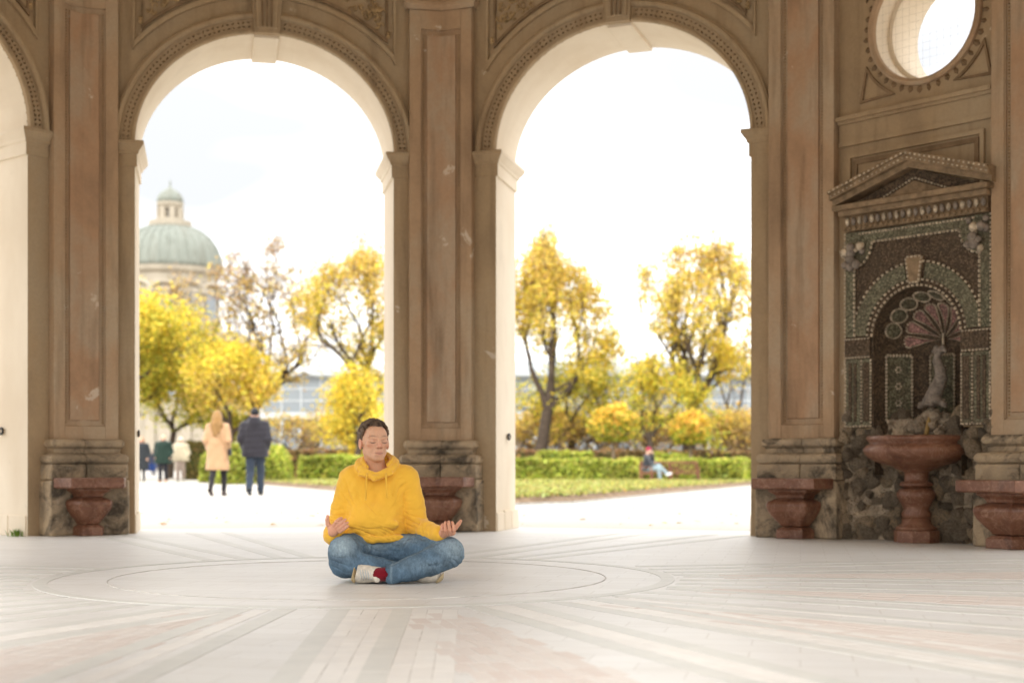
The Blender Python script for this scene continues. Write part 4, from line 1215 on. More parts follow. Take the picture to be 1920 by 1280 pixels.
GREEN = [(0.40, 0.44, 0.06), (0.47, 0.50, 0.09), (0.29, 0.34, 0.045), (0.52, 0.51, 0.12)]
BROWN = [(0.38, 0.23, 0.10), (0.44, 0.29, 0.13), (0.36, 0.27, 0.11), (0.28, 0.16, 0.08)]
gk = 'clipped hedges around the lawn'
hedge('hedge', 'long low green hedge behind the lawn, left of the wooden benches', 0.02, 4.55, 51.6, 53.0, 0.80, 1, GREEN, 9000, 0.065, 0, 0.03, gk)
hedge('hedge', 'short green hedge behind the wooden benches', 4.6, 9.0, 53.6, 54.8, 0.82, 2, GREEN, 6500, 0.065, 0, 0.03, gk)
hedge('hedge', 'green hedge at the far right beside the jamb', 8.4, 12.5, 50.6, 51.9, 0.78, 12, GREEN, 6500, 0.065, 0, 0.03, gk)
hedge('hedge', 'low green hedge mound behind the long hedge', 0.9, 3.3, 56.5, 57.7, 1.12, 3, GREEN, 4000, 0.065, 0, 0.12, gk)
hedge('hedge', 'low green hedge mound behind the seated person', 5.7, 7.2, 57.0, 58.2, 1.05, 4, GREEN, 4200, 0.065, 0, 0.12, gk)
hedge('hedge', 'long russet beech hedge in the right arch', -1.5, 16.5, 60.5, 61.7, 1.22, 5, BROWN, 14000, 0.07, 0, 0.02, gk)
hedge('hedge', 'russet beech hedge in the left arch beside the man in yellow', -11.5, -2.0, 60.5, 61.7, 1.25, 6, BROWN, 9000, 0.07, 0, 0.02, gk)
hedge('hedge', 'low green hedge in the left arch behind the man in yellow', -7.6, -1.5, 50.6, 52.0, 0.92, 7, GREEN, 9500, 0.065, 0, 0.03, gk)
hedge('hedge', 'tall rounded green hedge end beside the man in the dark jacket', -9.7, -7.5, 46.8, 48.8, 1.27, 8, GREEN, 8000, 0.062, 0, 0.30, gk)
hedge('hedge', 'green hedge behind the two walkers', -11.2, -9.4, 51.0, 53.0, 0.98, 9, GREEN, 5500, 0.065, 0, 0.10, gk)
hedge('hedge', 'olive brown hedge end beside the path in the left arch', -13.9, -12.3, 60.0, 63.0, 1.55, 10, [(0.20, 0.17, 0.05), (0.16, 0.14, 0.04), (0.25, 0.17, 0.06)], 6000, 0.065, 0, 0.06, gk)

# yellow leaves blown over the gravel and a few onto the threshold
FL = []
while len(FL) < 420:
    y = 15+36*rng.random()**1.3; x = rng.uniform(-0.3*y-1, 0.22*y+1)
    if not inside(x, y): FL.append((x, y, -0.012))
FL = np.array(FL); nF = len(FL); an = rng.uniform(0, 6.28, nF); sF = rng.uniform(0.03, 0.06, nF)
VF = np.empty((nF, 4, 3))
for j, (ca, r_) in enumerate(((0, 1.0), (1.57, 0.6), (3.14, 1.0), (4.71, 0.6))):
    VF[:, j] = FL+np.c_[np.cos(an+ca)*sF*r_, np.sin(an+ca)*sF*r_, rng.uniform(0, 0.015, nF)]
me = np_mesh('fallen_leaves', VF.reshape(-1, 3), np.arange(4*nF).reshape(-1, 4)); set_colour(me, np.repeat(palette(rng, nF, [(0.62, 0.42, 0.06), (0.50, 0.30, 0.07), (0.40, 0.24, 0.08)]), 4, axis=0)); me.materials.append(M['leaf'])
tag(put('fallen_leaves', me), 'yellow fallen leaves scattered over the gravel path', 'leaves', kind='stuff')

# ball-headed trees in the beds
def ball_tree(label, x, y, zc, r, seed):
    rng = np.random.default_rng(seed); root = empty('ball_tree', (x, y, -0.02)); tag(root, label, 'tree', 'ball-headed trees')
    segs = [((0, 0, 0), (0.02, 0, zc*0.5), 0.075, 0.065), ((0.02, 0, zc*0.5), (0, 0, zc-r*0.5), 0.065, 0.055)]
    rr = random.Random(seed)
    for k in range(16):
        d = Vector((rr.gauss(0, 1), rr.gauss(0, 1), rr.uniform(-0.1, 1))).normalized()
        m = Vector((0, 0, zc-r*0.5))+d*r*0.55; e = m+(d+Vector((0, 0, 0.2))).normalized()*r*0.6
        segs += [((0, 0, zc-r*0.55), tuple(m), 0.03, 0.02), (tuple(m), tuple(e), 0.02, 0.008)]
    put('trunk', seg_mesh('trunk', segs), M['bark_pale'], root, local=True)
    n = 2600; d = rng.normal(size=(n, 3)); d /= np.linalg.norm(d, axis=1)[:, None]
    clump = 0.86+0.16*np.sin(d[:, 0]*5+seed)*np.sin(d[:, 2]*6+d[:, 1]*4)
    P = d*(r*clump*rng.uniform(0.72, 1.04, n))[:, None]*np.array([1.06, 1.06, 0.92]); P[:, 2] = np.maximum(P[:, 2], -r*0.62)+zc
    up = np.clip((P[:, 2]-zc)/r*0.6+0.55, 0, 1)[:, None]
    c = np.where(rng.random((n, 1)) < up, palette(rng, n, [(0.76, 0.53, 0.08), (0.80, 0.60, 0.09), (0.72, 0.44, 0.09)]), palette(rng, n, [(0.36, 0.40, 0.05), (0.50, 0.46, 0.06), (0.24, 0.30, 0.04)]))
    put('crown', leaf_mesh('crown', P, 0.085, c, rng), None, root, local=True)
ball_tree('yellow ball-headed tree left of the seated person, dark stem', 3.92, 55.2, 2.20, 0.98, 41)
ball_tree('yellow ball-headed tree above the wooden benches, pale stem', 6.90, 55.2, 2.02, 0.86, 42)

# park trees
YEL = [(0.74, 0.56, 0.06), (0.80, 0.63, 0.09), (0.70, 0.57, 0.08), (0.60, 0.52, 0.08)]
GRN = [(0.52, 0.47, 0.06), (0.42, 0.42, 0.055), (0.62, 0.50, 0.06), (0.32, 0.34, 0.045)]
ORA = [(0.72, 0.53, 0.14), (0.64, 0.47, 0.14), (0.76, 0.59, 0.13), (0.55, 0.40, 0.13)]
BRN = [(0.36, 0.25, 0.15), (0.44, 0.30, 0.15), (0.30, 0.22, 0.15), (0.52, 0.35, 0.14)]
gt = 'autumn park trees'
def gx(x, y): return (x-960)/FPX*y
tree('lime_tree', 'dense yellow-green tree at the left edge of the left arch', (gx(205, 62), 62, -0.02), 9.4, 7.0, 3, (20000, GRN, YEL), 0.095, 5, 0.36, [(0, 1.2), (1, 1)], group=gt, puff=0.36, rscale=1.5, gap=0.3, wob=0.24, taper=0.6)
tree('lime_tree', 'yellow-green tree in front of the pale facade, low crown', (gx(318, 66), 66, -0.02), 7.0, 6.2, 4, (12500, GRN, YEL), 0.095, 5, 0.36, [(0, 1.2), (0.6, 1.0), (1, 0.5)], group=gt, puff=0.34, rscale=1.5, wob=0.28, gap=0.35)
tree('maple_tree', 'tall half-bare brown tree right of the green dome', (gx(472, 64), 64, -0.02), 11.4, 7.4, 6, (6800, ORA, BRN), 0.08, 6, 0.45, [(0, 1.8), (0.5, 0.8), (1, 0.5)], group=gt, puff=0.18, spread=0.62, rscale=1.6, wob=0.2, taper=0.75)
tree('maple_tree', 'low golden tree behind the two walkers', (gx(418, 60), 60, -0.02), 5.9, 4.6, 7, (9500, ORA, YEL), 0.09, 5, 0.36, [(0, 1.2), (0.6, 1), (1, 0.4)], group=gt, puff=0.30, rscale=1.6, wob=0.30, gap=0.38)
tree('maple_tree', 'tall thinning orange tree left of the middle pier', (gx(690, 62), 62, -0.02), 11.2, 7.0, 9, (12500, YEL, ORA), 0.085, 6, 0.45, [(0, 1.6), (0.45, 1.0), (0.75, 0.5), (1, 0.4)], group=gt, puff=0.24, spread=0.62, rscale=1.8, wob=0.2, taper=0.4)
tree('maple_tree', 'bright yellow low tree behind the head of the man in yellow', (gx(668, 57), 57, -0.02), 4.8, 4.4, 10, (5600, YEL, YEL), 0.09, 5, 0.55, [(0, 1), (0.6, 1), (1, 0.35)], group=gt, puff=0.30, spread=1.1, rscale=2.0, wob=0.30, gap=0.38)
tree('maple_tree', 'full golden tree just right of the middle pier', (gx(1004, 62), 62, -0.02), 11.5, 5.8, 15, (16500, YEL, ORA), 0.085, 6, 0.42, [(0, 1.3), (0.5, 0.9), (1, 0.8)], group=gt, puff=0.27, spread=0.66, rscale=2.1, wob=0.22, taper=0.38)
tree('maple_tree', 'yellow tree with spreading low boughs behind the long hedge', (gx(1084, 66), 66, -0.02), 5.8, 6.0, 16, (6500, YEL, GRN), 0.09, 5, 0.50, [(0, 1), (0.6, 0.9), (1, 0.3)], group=gt, puff=0.30, spread=1.1, rscale=1.8, wob=0.32, gap=0.45)
tree('maple_tree', 'tall golden tree with forked top in the right arch', (gx(1290, 62), 62, -0.02), 11.5, 5.0, 19, (13500, YEL, ORA), 0.085, 6, 0.42, [(0, 1.6), (0.45, 1.3), (0.6, 0.5), (1, 0.8)], group=gt, puff=0.25, spread=0.58, rscale=2.1, wob=0.24, taper=0.5)
tree('maple_tree', 'yellow-green tree with a leaning trunk behind the seated person', (gx(1226, 60), 60, -0.02), 5.6, 3.8, 21, (4200, GRN, YEL), 0.09, 5, 0.60, [(0, 1), (0.6, 1), (1, 0.4)], group=gt, puff=0.26, rscale=2.0, wob=0.32, gap=0.45)
tree('maple_tree', 'orange tree with a dark straight trunk at the right jamb', (gx(1424, 60), 60, -0.02), 8.6, 3.6, 23, (8000, YEL, ORA), 0.09, 6, 0.8, [(0, 0.8), (1, 1)], group=gt, puff=0.26, spread=0.6, rscale=1.9)
tree('bare_tree', 'bare grey tree between the two golden trees in the right arch', (gx(1200, 68), 68, -0.02), 6.6, 3.6, 25, (260, BRN, BRN), 0.10, 6, 0.9, None, group=gt, spread=0.6, taper=0.8)
tree('bare_tree', 'bare grey tree against the sky near the right jamb', (gx(1372, 70), 70, -0.02), 9.8, 3.8, 27, (300, BRN, BRN), 0.10, 6, 0.8, None, group=gt, spread=0.6, taper=0.8)
# thicket of russet shrubs beyond the beech hedge
k_ = 0
for sx_, lab in ((1040, 'russet shrub between the trunk of the full golden tree and the middle pier side'), (1140, 'russet shrub right behind the dark stem of the first ball-headed tree'), (1255, 'russet shrub behind the empty benches'), (1370, 'russet shrub just left of the dark straight trunk'), (985, 'russet shrub beyond the beech hedge next to the middle pier'), (1090, 'russet shrub behind the first ball-headed tree'), (1185, 'russet shrub between the two ball-headed trees'), (1330, 'russet shrub right of the second ball-headed tree'), (1400, 'russet shrub at the right jamb'), (560, 'russet shrub in the left arch before the glass building')):
    k_ += 1
    tree('shrub', lab, (gx(sx_, 66), 66, -0.02), 3.1, 4.2, 60+k_, (2300, BRN, ORA), 0.095, 4, 0.30, None, group='russet shrubs', category='shrub', spread=0.8, puff=0.25)

# ---------------------------------------------------------------- buildings behind the park
M['bstone'] = simple('pale_sandstone', (0.36, 0.315, 0.245), 0.85, 0.2, 0.10, 0.6, 6, 0.1, 0.02)
M['copper'] = None
def copper():
    t = NT('green_copper')
    c = t.ramp(t.noise(0.5, 6, 0.6, 0, (1, 1, 0.25)), [(0.3, (0.165, 0.18, 0.15)), (0.5, (0.21, 0.225, 0.19)), (0.7, (0.18, 0.185, 0.15))])
    c = t.mix(t.ramp(t.noise(1.2, 6, 0.65, 0, (1.6, 1.6, 0.15)), [(0.52, (0, 0, 0)), (0.72, (0.5, 0.5, 0.5))]), c, (0.11, 0.10, 0.07))
    t.colour(c).rough(0.6, 0.3)
    return t.m
M['copper'] = copper()
M['bdark'] = simple('dark_opening', (0.03, 0.028, 0.025), 0.4, 0.4, 0.3)
M['bframe'] = simple('white_metal_frame', (0.42, 0.44, 0.44), 0.5, 0.4, 0.08)
t = NT('sky_glass'); t.colour((0.20, 0.22, 0.23)).rough(0.15, 0.5); M['glass'] = t.m

DY = 190.0; dx = gx(319, DY); sc = DY/FPX
def hz(y, Y): return CAM_H + (HORIZON-y)/FPX*Y
dome = empty('domed_hall', (dx, DY, 0)); tag(dome, 'pale stone hall with ribbed green copper dome and lantern', 'building')
def prof(pts): return [(r*sc, hz(y, DY)) for r, y in pts]
T0 = Matrix.Translation((dx, DY, 0))
mb = MB(); mb.lathe(prof([(90, 870), (90, 700), (90, 560), (94, 556), (94, 548), (88, 545), (88, 522), (96, 516), (98, 508)]), 48, T0); dr = mb.build('drum', M['bstone'], dome)
mb = MB(); mb.lathe(prof([(95, 509), (95, 498), (92, 480), (85, 462), (74, 447), (60, 436), (46, 429), (38, 427)]), 64, T0); ds = mb.build('copper_dome', M['copper'], dome, smooth=True)
for k in range(32):
    a = 2*math.pi*k/32; mb = MB()
    mb.tube([T0 @ Vector((r*math.cos(a), r*math.sin(a), z)) for r, z in prof([(95.5, 505), (92.5, 480), (85.5, 462), (74.5, 447), (60.5, 436), (46.5, 429)])], 0.16, 0.12, 4)
    mb.build('dome_rib', M['copper'], ds)
mb = MB(); mb.lathe(prof([(36, 429), (40, 426), (40, 416), (35, 415), (26, 414), (26, 411)]), 16, T0); mb.build('lantern_base', M['bstone'], dome)
for k in range(8):
    a = 2*math.pi*(k+0.5)/8; mb = MB(); r = 20*sc
    mb.box((-0.35, -0.35, hz(412, DY)), (0.35, 0.35, hz(390, DY)), T0 @ Matrix.Rotation(a, 4, 'Z') @ Matrix.Translation((r, 0, 0)))
    mb.build('lantern_pier', M['bstone'], dome)
mb = MB(); mb.lathe(prof([(14, 413), (14, 388)]), 16, T0); mb.build('lantern_glazing', M['glass'], dome)
mb = MB(); mb.lathe(prof([(21, 392), (22, 388), (25, 386), (25, 381)]), 24, T0); mb.build('lantern_cornice', M['bstone'], dome)
mb = MB(); mb.lathe(prof([(25, 382), (24, 372), (20, 364), (13, 358), (6, 354), (2.5, 351), (1.5, 345), (2.2, 343), (1.2, 340), (0.5, 336)]), 24, T0); mb.build('lantern_roof', M['copper'], dome, smooth=True)
for k in range(12):
    a = 2*math.pi*k/12 - 1.45; mt = T0 @ Matrix.Rotation(a, 4, 'Z') @ Matrix.Translation((90*sc, 0, 0))
    mb = MB(); w = 1.1; zz0, zz1 = hz(605, DY), hz(566, DY)
    o_ = [(-w, zz0), (w, zz0)] + [(w*math.cos(math.pi*t/8), zz1+w*math.sin(math.pi*t/8)) for t in range(9)]
    mb.add([mt @ Vector((0.12, p[0], p[1])) for p in o_], [tuple(range(len(o_)))]); wd = mb.build('drum_window', M['glass'], dome)
    mb = MB(); mb.tube([mt @ Vector((0.15, 2.0*math.cos(math.pi*t/10), zz1+0.6+1.5*math.sin(math.pi*t/10))) for t in range(11)], 0.35, None, 4)
    mb.build('window_hood', M['bstone'], wd); mb = MB(); mb.tube([mt @ Vector((0.15, -w, zz0)), mt @ Vector((0.15, w, zz0))], 0.25, None, 4); mb.build('window_sill', M['bstone'], wd)

WY = 150.0
wing = empty('stone_wing', (gx(320, WY), WY, 0)); tag(wing, 'pale stone wing with giant pilasters and dark arches under the dome', 'building')
x0, x1 = gx(120, WY), gx(440, WY); zt = hz(640, WY)
mb = MB(); mb.box((x0, WY, -0.02), (x1, WY+14, zt)); mb.build('wall', M['bstone'], wing)
mb = MB(); mb.box((x0-0.5, WY-0.6, zt), (x1+0.5, WY+14, zt+1.0)); mb.box((x0-0.2, WY-0.3, hz(775, WY)), (x1+0.2, WY+0.2, hz(768, WY))); mb.build('cornice', M['bstone'], wing)
for xp in (140, 205, 282, 350, 420):
    mb = MB(); mb.box((gx(xp-9, WY), WY-0.35, 0), (gx(xp+9, WY), WY+0.1, zt)); bevel(mb.build('giant_pilaster', M['bstone'], wing), 0.05)
for xp in (170, 243, 316, 384):
    mb = MB(); w = 9*WY/FPX; z1 = hz(845, WY); c_ = gx(xp, WY)
    o_ = [(-w, 0), (w, 0)] + [(w*math.cos(math.pi*t/10), z1+w*math.sin(math.pi*t/10)) for t in range(11)]
    mb.add([(c_+p[0], WY-0.06, p[1]) for p in o_], [tuple(range(len(o_)))]); dd = mb.build('dark_arch', M['bdark'], wing)
    mb = MB(); mb.tube([(c_+(w+0.15)*math.cos(math.pi*t/12), WY-0.1, z1+(w+0.15)*math.sin(math.pi*t/12)) for t in range(13)], 0.22, None, 4); mb.build('arch_surround', M['bstone'], dd)
    mb = MB(); mb.box((c_-0.6, WY-0.1, hz(740, WY)), (c_+0.6, WY-0.04, hz(700, WY))); mb.build('window', M['glass'], wing)

GY = 112.0
gw = empty('glass_wing', (gx(950, GY), GY, 0)); tag(gw, 'long modern glass wing with white steel frames behind the trees', 'building')
gx0, gx1 = gx(492, GY), gx(1440, GY); gz1 = hz(706, GY); gzb = hz(783, GY)
mb = MB(); mb.box((gx0, GY+0.6, -0.02), (gx1, GY+9, gz1-0.1)); mb.build('core_wall', M['bdark'], gw)
cols_, rows_ = 26, 3
for i in range(cols_):
    for j in range(rows_):
        a = gx0+(gx1-gx0)*i/cols_; c_ = gx0+(gx1-gx0)*(i+1)/cols_; z0_ = gzb+0.4+(gz1-gzb-0.4)*j/rows_; z1_ = gzb+0.4+(gz1-gzb-0.4)*(j+1)/rows_
        mb = MB(); mb.box((a+0.06, GY, z0_+0.06), (c_-0.06, GY+0.08, z1_-0.06)); mb.build('pane', M['glass'], gw)
    mb = MB(); mb.box((gx0+(gx1-gx0)*i/cols_+0.06, GY+0.3, 0.3), (gx0+(gx1-gx0)*(i+1)/cols_-0.06, GY+0.38, gzb-0.1)); mb.build('pane', M['glass'], gw)
for i in range(cols_+1):
    xx = gx0+(gx1-gx0)*i/cols_
    mb = MB(); mb.box((xx-0.16, GY-0.25, -0.02), (xx+0.16, GY+0.1, gzb)); mb.build('column', M['bframe'], gw)
    mb = MB(); mb.box((xx-0.05, GY-0.06, gzb+0.4), (xx+0.05, GY+0.1, gz1)); mb.build('mullion', M['bframe'], gw)
for j in range(rows_+1):
    z_ = gzb+0.4+(gz1-gzb-0.4)*j/rows_
    mb = MB(); mb.box((gx0-0.2, GY-0.05, z_-0.05), (gx1+0.2, GY+0.09, z_+0.05)); mb.build('transom', M['bframe'], gw)
mb = MB(); mb.box((gx0-0.4, GY-0.4, gzb-0.1), (gx1+0.4, GY+0.25, gzb+0.38)); mb.build('beam', M['bframe'], gw)
mb = MB(); mb.box((gx0-0.6, GY-0.6, gz1+0.06), (gx1+0.6, GY+9, gz1+0.35)); mb.box((gx0+14, GY+3, gz1+0.35), (gx1-2, GY+9, gz1+1.4)); mb.build('roof', M['bframe'], gw)

# ---------------------------------------------------------------- smooth bodies from distance fields
class Field:
    def __init__(s, lo, hi, vox):
        s.lo = np.array(lo, np.float32); s.vox = vox
        s.n = np.ceil((np.array(hi)-np.array(lo))/vox).astype(int)+1
        s.D = np.full(tuple(s.n), 1.0, np.float32)
    def _box(s, lo, hi, m):
        a = np.clip(np.floor((np.array(lo)-m-s.lo)/s.vox).astype(int), 0, s.n-1); b = np.clip(np.ceil((np.array(hi)+m-s.lo)/s.vox).astype(int)+1, 0, s.n)
        if np.any(b <= a): return None
        sl = tuple(slice(i, j) for i, j in zip(a, b))
        g = [s.lo[k]+s.vox*np.arange(a[k], b[k], dtype=np.float32) for k in range(3)]
        X, Y, Z = np.meshgrid(*g, indexing='ij', sparse=True)
        return sl, X, Y, Z
    def _join(s, sl, d, k, op):
        o = s.D[sl]
        if op == 'sub': d = -d; h = np.clip(0.5-0.5*(o-d)/k, 0, 1); s.D[sl] = o*(1-h)+d*h+k*h*(1-h)
        else:
            h = np.clip(0.5+0.5*(o-d)/k, 0, 1); s.D[sl] = o*(1-h)+d*h-k*h*(1-h)
    def cone(s, a, b, r1, r2=None, k=0.02, op='add', sq=None):
        """tapered capsule; sq squashes space along y around the axis"""
        r2 = r1 if r2 is None else r2; a = np.array(a, np.float32); b = np.array(b, np.float32); R_ = max(r1, r2)
        t = s._box(np.minimum(a, b)-R_, np.maximum(a, b)+R_, k+3*s.vox)
        if t is None: return s
        sl, X, Y, Z = t; d = b-a; L2 = max(float(d@d), 1e-9)
        px_, py_, pz_ = X-a[0], Y-a[1], Z-a[2]
        h = np.clip((px_*d[0]+py_*d[1]+pz_*d[2])/L2, 0, 1)
        q = np.sqrt((px_-h*d[0])**2+(py_-h*d[1])**2+(pz_-h*d[2])**2)-(r1+(r2-r1)*h)
        s._join(sl, q, k, op); return s
    def chain(s, pts, k=0.015, op='add'):
        for p, q in zip(pts, pts[1:]): s.cone(p[:3], q[:3], p[3], q[3], k, op)
        return s
    def ell(s, c, r, k=0.02, op='add', rot=None):
        c = np.array(c, np.float32); r = np.array(r, np.float32); m = float(r.max())
        t = s._box(c-m, c+m, k+3*s.vox)
        if t is None: return s
        sl, X, Y, Z = t; x, y, z = X-c[0], Y-c[1], Z-c[2]
        if rot is not None:
            Rm = np.array(rot, np.float32).T
            x, y, z = (Rm[0, 0]*x+Rm[0, 1]*y+Rm[0, 2]*z), (Rm[1, 0]*x+Rm[1, 1]*y+Rm[1, 2]*z), (Rm[2, 0]*x+Rm[2, 1]*y+Rm[2, 2]*z)
        k0 = np.sqrt((x/r[0])**2+(y/r[1])**2+(z/r[2])**2); k1 = np.sqrt((x/r[0]**2)**2+(y/r[1]**2)**2+(z/r[2]**2)**2)
        q = k0*(k0-1)/np.maximum(k1, 1e-6)
        s._join(sl, q, k, op); return s
    def plane_cut(s, p, n, k=0.004):
        n = np.array(n, np.float32); n = n/np.linalg.norm(n)
        g = [s.lo[i]+s.vox*np.arange(s.n[i], dtype=np.float32) for i in range(3)]
        X, Y, Z = np.meshgrid(*g, indexing='ij', sparse=True)
        d = (X-p[0])*n[0]+(Y-p[1])*n[1]+(Z-p[2])*n[2]          # keep d < 0
        s.D = np.maximum(s.D, d.astype(np.float32)); return s
    def warp(s, fn):
        g = [s.lo[i]+s.vox*np.arange(s.n[i], dtype=np.float32) for i in range(3)]
        X, Y, Z = np.meshgrid(*g, indexing='ij', sparse=True)
        s.D = s.D + fn(X, Y, Z).astype(np.float32); return s
    def nets(s):
        D = s.D; inside = D < 0
        c = np.zeros(np.array(D.shape)-1, np.int8)
        sl = lambda i, n_: slice(i, n_-1+i)
        for i in (0, 1):
            for j in (0, 1):
                for k in (0, 1): c += inside[sl(i, D.shape[0]), sl(j, D.shape[1]), sl(k, D.shape[2])]
        act = (c > 0) & (c < 8); I = np.argwhere(act)
        idx = np.full(act.shape, -1, np.int32); idx[act] = np.arange(len(I))
        acc = np.zeros((len(I), 3)); cnt = np.zeros(len(I))
        corners = [(i, j, k) for i in (0, 1) for j in (0, 1) for k in (0, 1)]
        val = {o: D[I[:, 0]+o[0], I[:, 1]+o[1], I[:, 2]+o[2]] for o in corners}
        for o in corners:
            for ax in range(3):
                if o[ax]: continue
                o2 = list(o); o2[ax] = 1; o2 = tuple(o2)
                a, b = val[o], val[o2]; m = (a < 0) != (b < 0)
                t = np.where(m, a/np.where(m, a-b, 1), 0)
                p = np.tile(np.array(o, float), (len(I), 1)); p[:, ax] += t
                acc += np.where(m[:, None], p, 0); cnt += m
        V = s.lo + s.vox*(I + acc/np.maximum(cnt, 1)[:, None])
        F = []
        for ax in range(3):
            u, v = [(1, 2), (2, 0), (0, 1)][ax]
            a = np.take(inside, range(D.shape[ax]-1), axis=ax); b = np.take(inside, range(1, D.shape[ax]), axis=ax)
            E = np.argwhere(a != b); E = E[(E[:, u] > 0) & (E[:, v] > 0) & (E[:, u] < D.shape[u]-1) & (E[:, v] < D.shape[v]-1)]
            flip = a[E[:, 0], E[:, 1], E[:, 2]]
            q = []
            for du, dv in ((0, 0), (1, 0), (1, 1), (0, 1)):
                J = E.copy(); J[:, u] -= du; J[:, v] -= dv; q.append(idx[J[:, 0], J[:, 1], J[:, 2]])
            q = np.stack(q, 1); q[~flip] = q[~flip][:, ::-1]; F.append(q)
        return V, np.concatenate(F)
    def mesh(s, name, smooth_it=2, folds=None):
        V, F = s.nets()
        for _ in range(smooth_it):                           # light relaxation against voxel steps
            S_ = np.zeros_like(V); C_ = np.zeros(len(V))
            for i in range(4):
                a, b = F[:, i], F[:, (i+1) % 4]
                for k in range(3): S_[:, k] += np.bincount(a, V[b, k], len(V))
                C_ += np.bincount(a, minlength=len(V))
            V = V*0.5+0.5*S_/np.maximum(C_, 1)[:, None]
        if folds:
            e1 = V[F[:, 2]]-V[F[:, 0]]; e2 = V[F[:, 3]]-V[F[:, 1]]; fn = np.cross(e1, e2); N = np.zeros_like(V)
            for i in range(4):
                for k in range(3): N[:, k] += np.bincount(F[:, i], fn[:, k], len(V))
            N /= np.maximum(np.linalg.norm(N, axis=1), 1e-12)[:, None]
            disp = np.zeros(len(V))
            for c, rad_, d, lam, amp in folds:               # cloth folds: rounded ridges between sharper valleys
                q = V-np.array(c); m = np.exp(-np.sum((q/np.array(rad_))**2, 1)); d = np.array(d)/np.linalg.norm(d)
                w = 0.35*lam*np.sin(q[:, 0]*31+q[:, 2]*23+1.3)+0.25*lam*np.sin(q[:, 1]*47-q[:, 2]*39+q[:, 0]*12)
                ph = np.pi*((q @ d)+w)/lam
                disp += amp*m*(1-2.0*np.abs(np.sin(ph))**1.5 if False else 0.6-1.6*(1-np.abs(np.sin(ph)))**2.2)
            V = V+N*disp[:, None]
        return np_mesh(name, V, F, True), V

# ---------------------------------------------------------------- cloth and skin materials
def cloth(name, c, var=0.12, bs=90, bump=0.25, rough=0.9, bd=0.004, sheen=0.2):
    t = NT(name)
    k = t.ramp(t.noise(5, 5, 0.6), [(0.3, tuple(x*(1-var) for x in c)), (0.7, tuple(min(1, x*(1+var)) for x in c))])
    t.colour(k).rough(rough, 0.15).bump(t.math('ADD', t.noise(14, 4, 0.6), t.math('MULTIPLY', t.noise(bs*3, 3), 0.3)), bump, bd)
    t.b.inputs['Sheen Weight'].default_value = sheen
    return t.m
M['hoodie'] = cloth('yellow_jersey', (0.80, 0.455, 0.050), 0.06, 90, 0.35, 0.85, 0.004)
def tinted(name, rough=0.6, spec=0.35, sss=0.0, bs=120, bump=0.1, bd=0.002, grain=0.0, gs=60):
    t = NT(name); c = t.attr('tint')
    if grain: c = t.mix(grain, c, t.ramp(t.noise(gs, 8, 0.75, 0.0, (1, 1, 0.5)), [(0.3, (0.45, 0.47, 0.5)), (0.5, (1.0, 1.0, 1.0)), (0.7, (1.6, 1.55, 1.5))]), 'MULTIPLY')
    t.colour(c).rough(rough, spec).bump(t.noise(bs, 4), bump, bd)
    if sss:
        t.b.inputs['Subsurface Weight'].default_value = sss; t.b.inputs['Subsurface Radius'].default_value = (1.0, 0.35, 0.2); t.b.inputs['Subsurface Scale'].default_value = 0.006
    return t.m
M['skin'] = tinted('skin', 0.5, 0.35, 0.15, 120, 0.1, 0.002, 0.18, 90)
M['denim'] = tinted('washed_denim', 0.85, 0.2, 0, 500, 0.3, 0.002, 0.75, 70)
M['shoe'] = tinted('worn_shoe_leather', 0.55, 0.4, 0, 60, 0.2, 0.002, 0.4, 50)
M['sock'] = cloth('crimson_knit', (0.15, 0.004, 0.012), 0.15, 200, 0.5)
M['hair'] = simple('dark_curly_hair', (0.12, 0.078, 0.05), 0.65, 0.3, 0.5, 60, 300, 0.5, 0.003)
M['string'] = cloth('yellow_cord', (0.80, 0.46, 0.05), 0.05, 200, 0.3)
M['bracelet'] = simple('green_band', (0.03, 0.06, 0.045), 0.5, 0.4, 0.2)

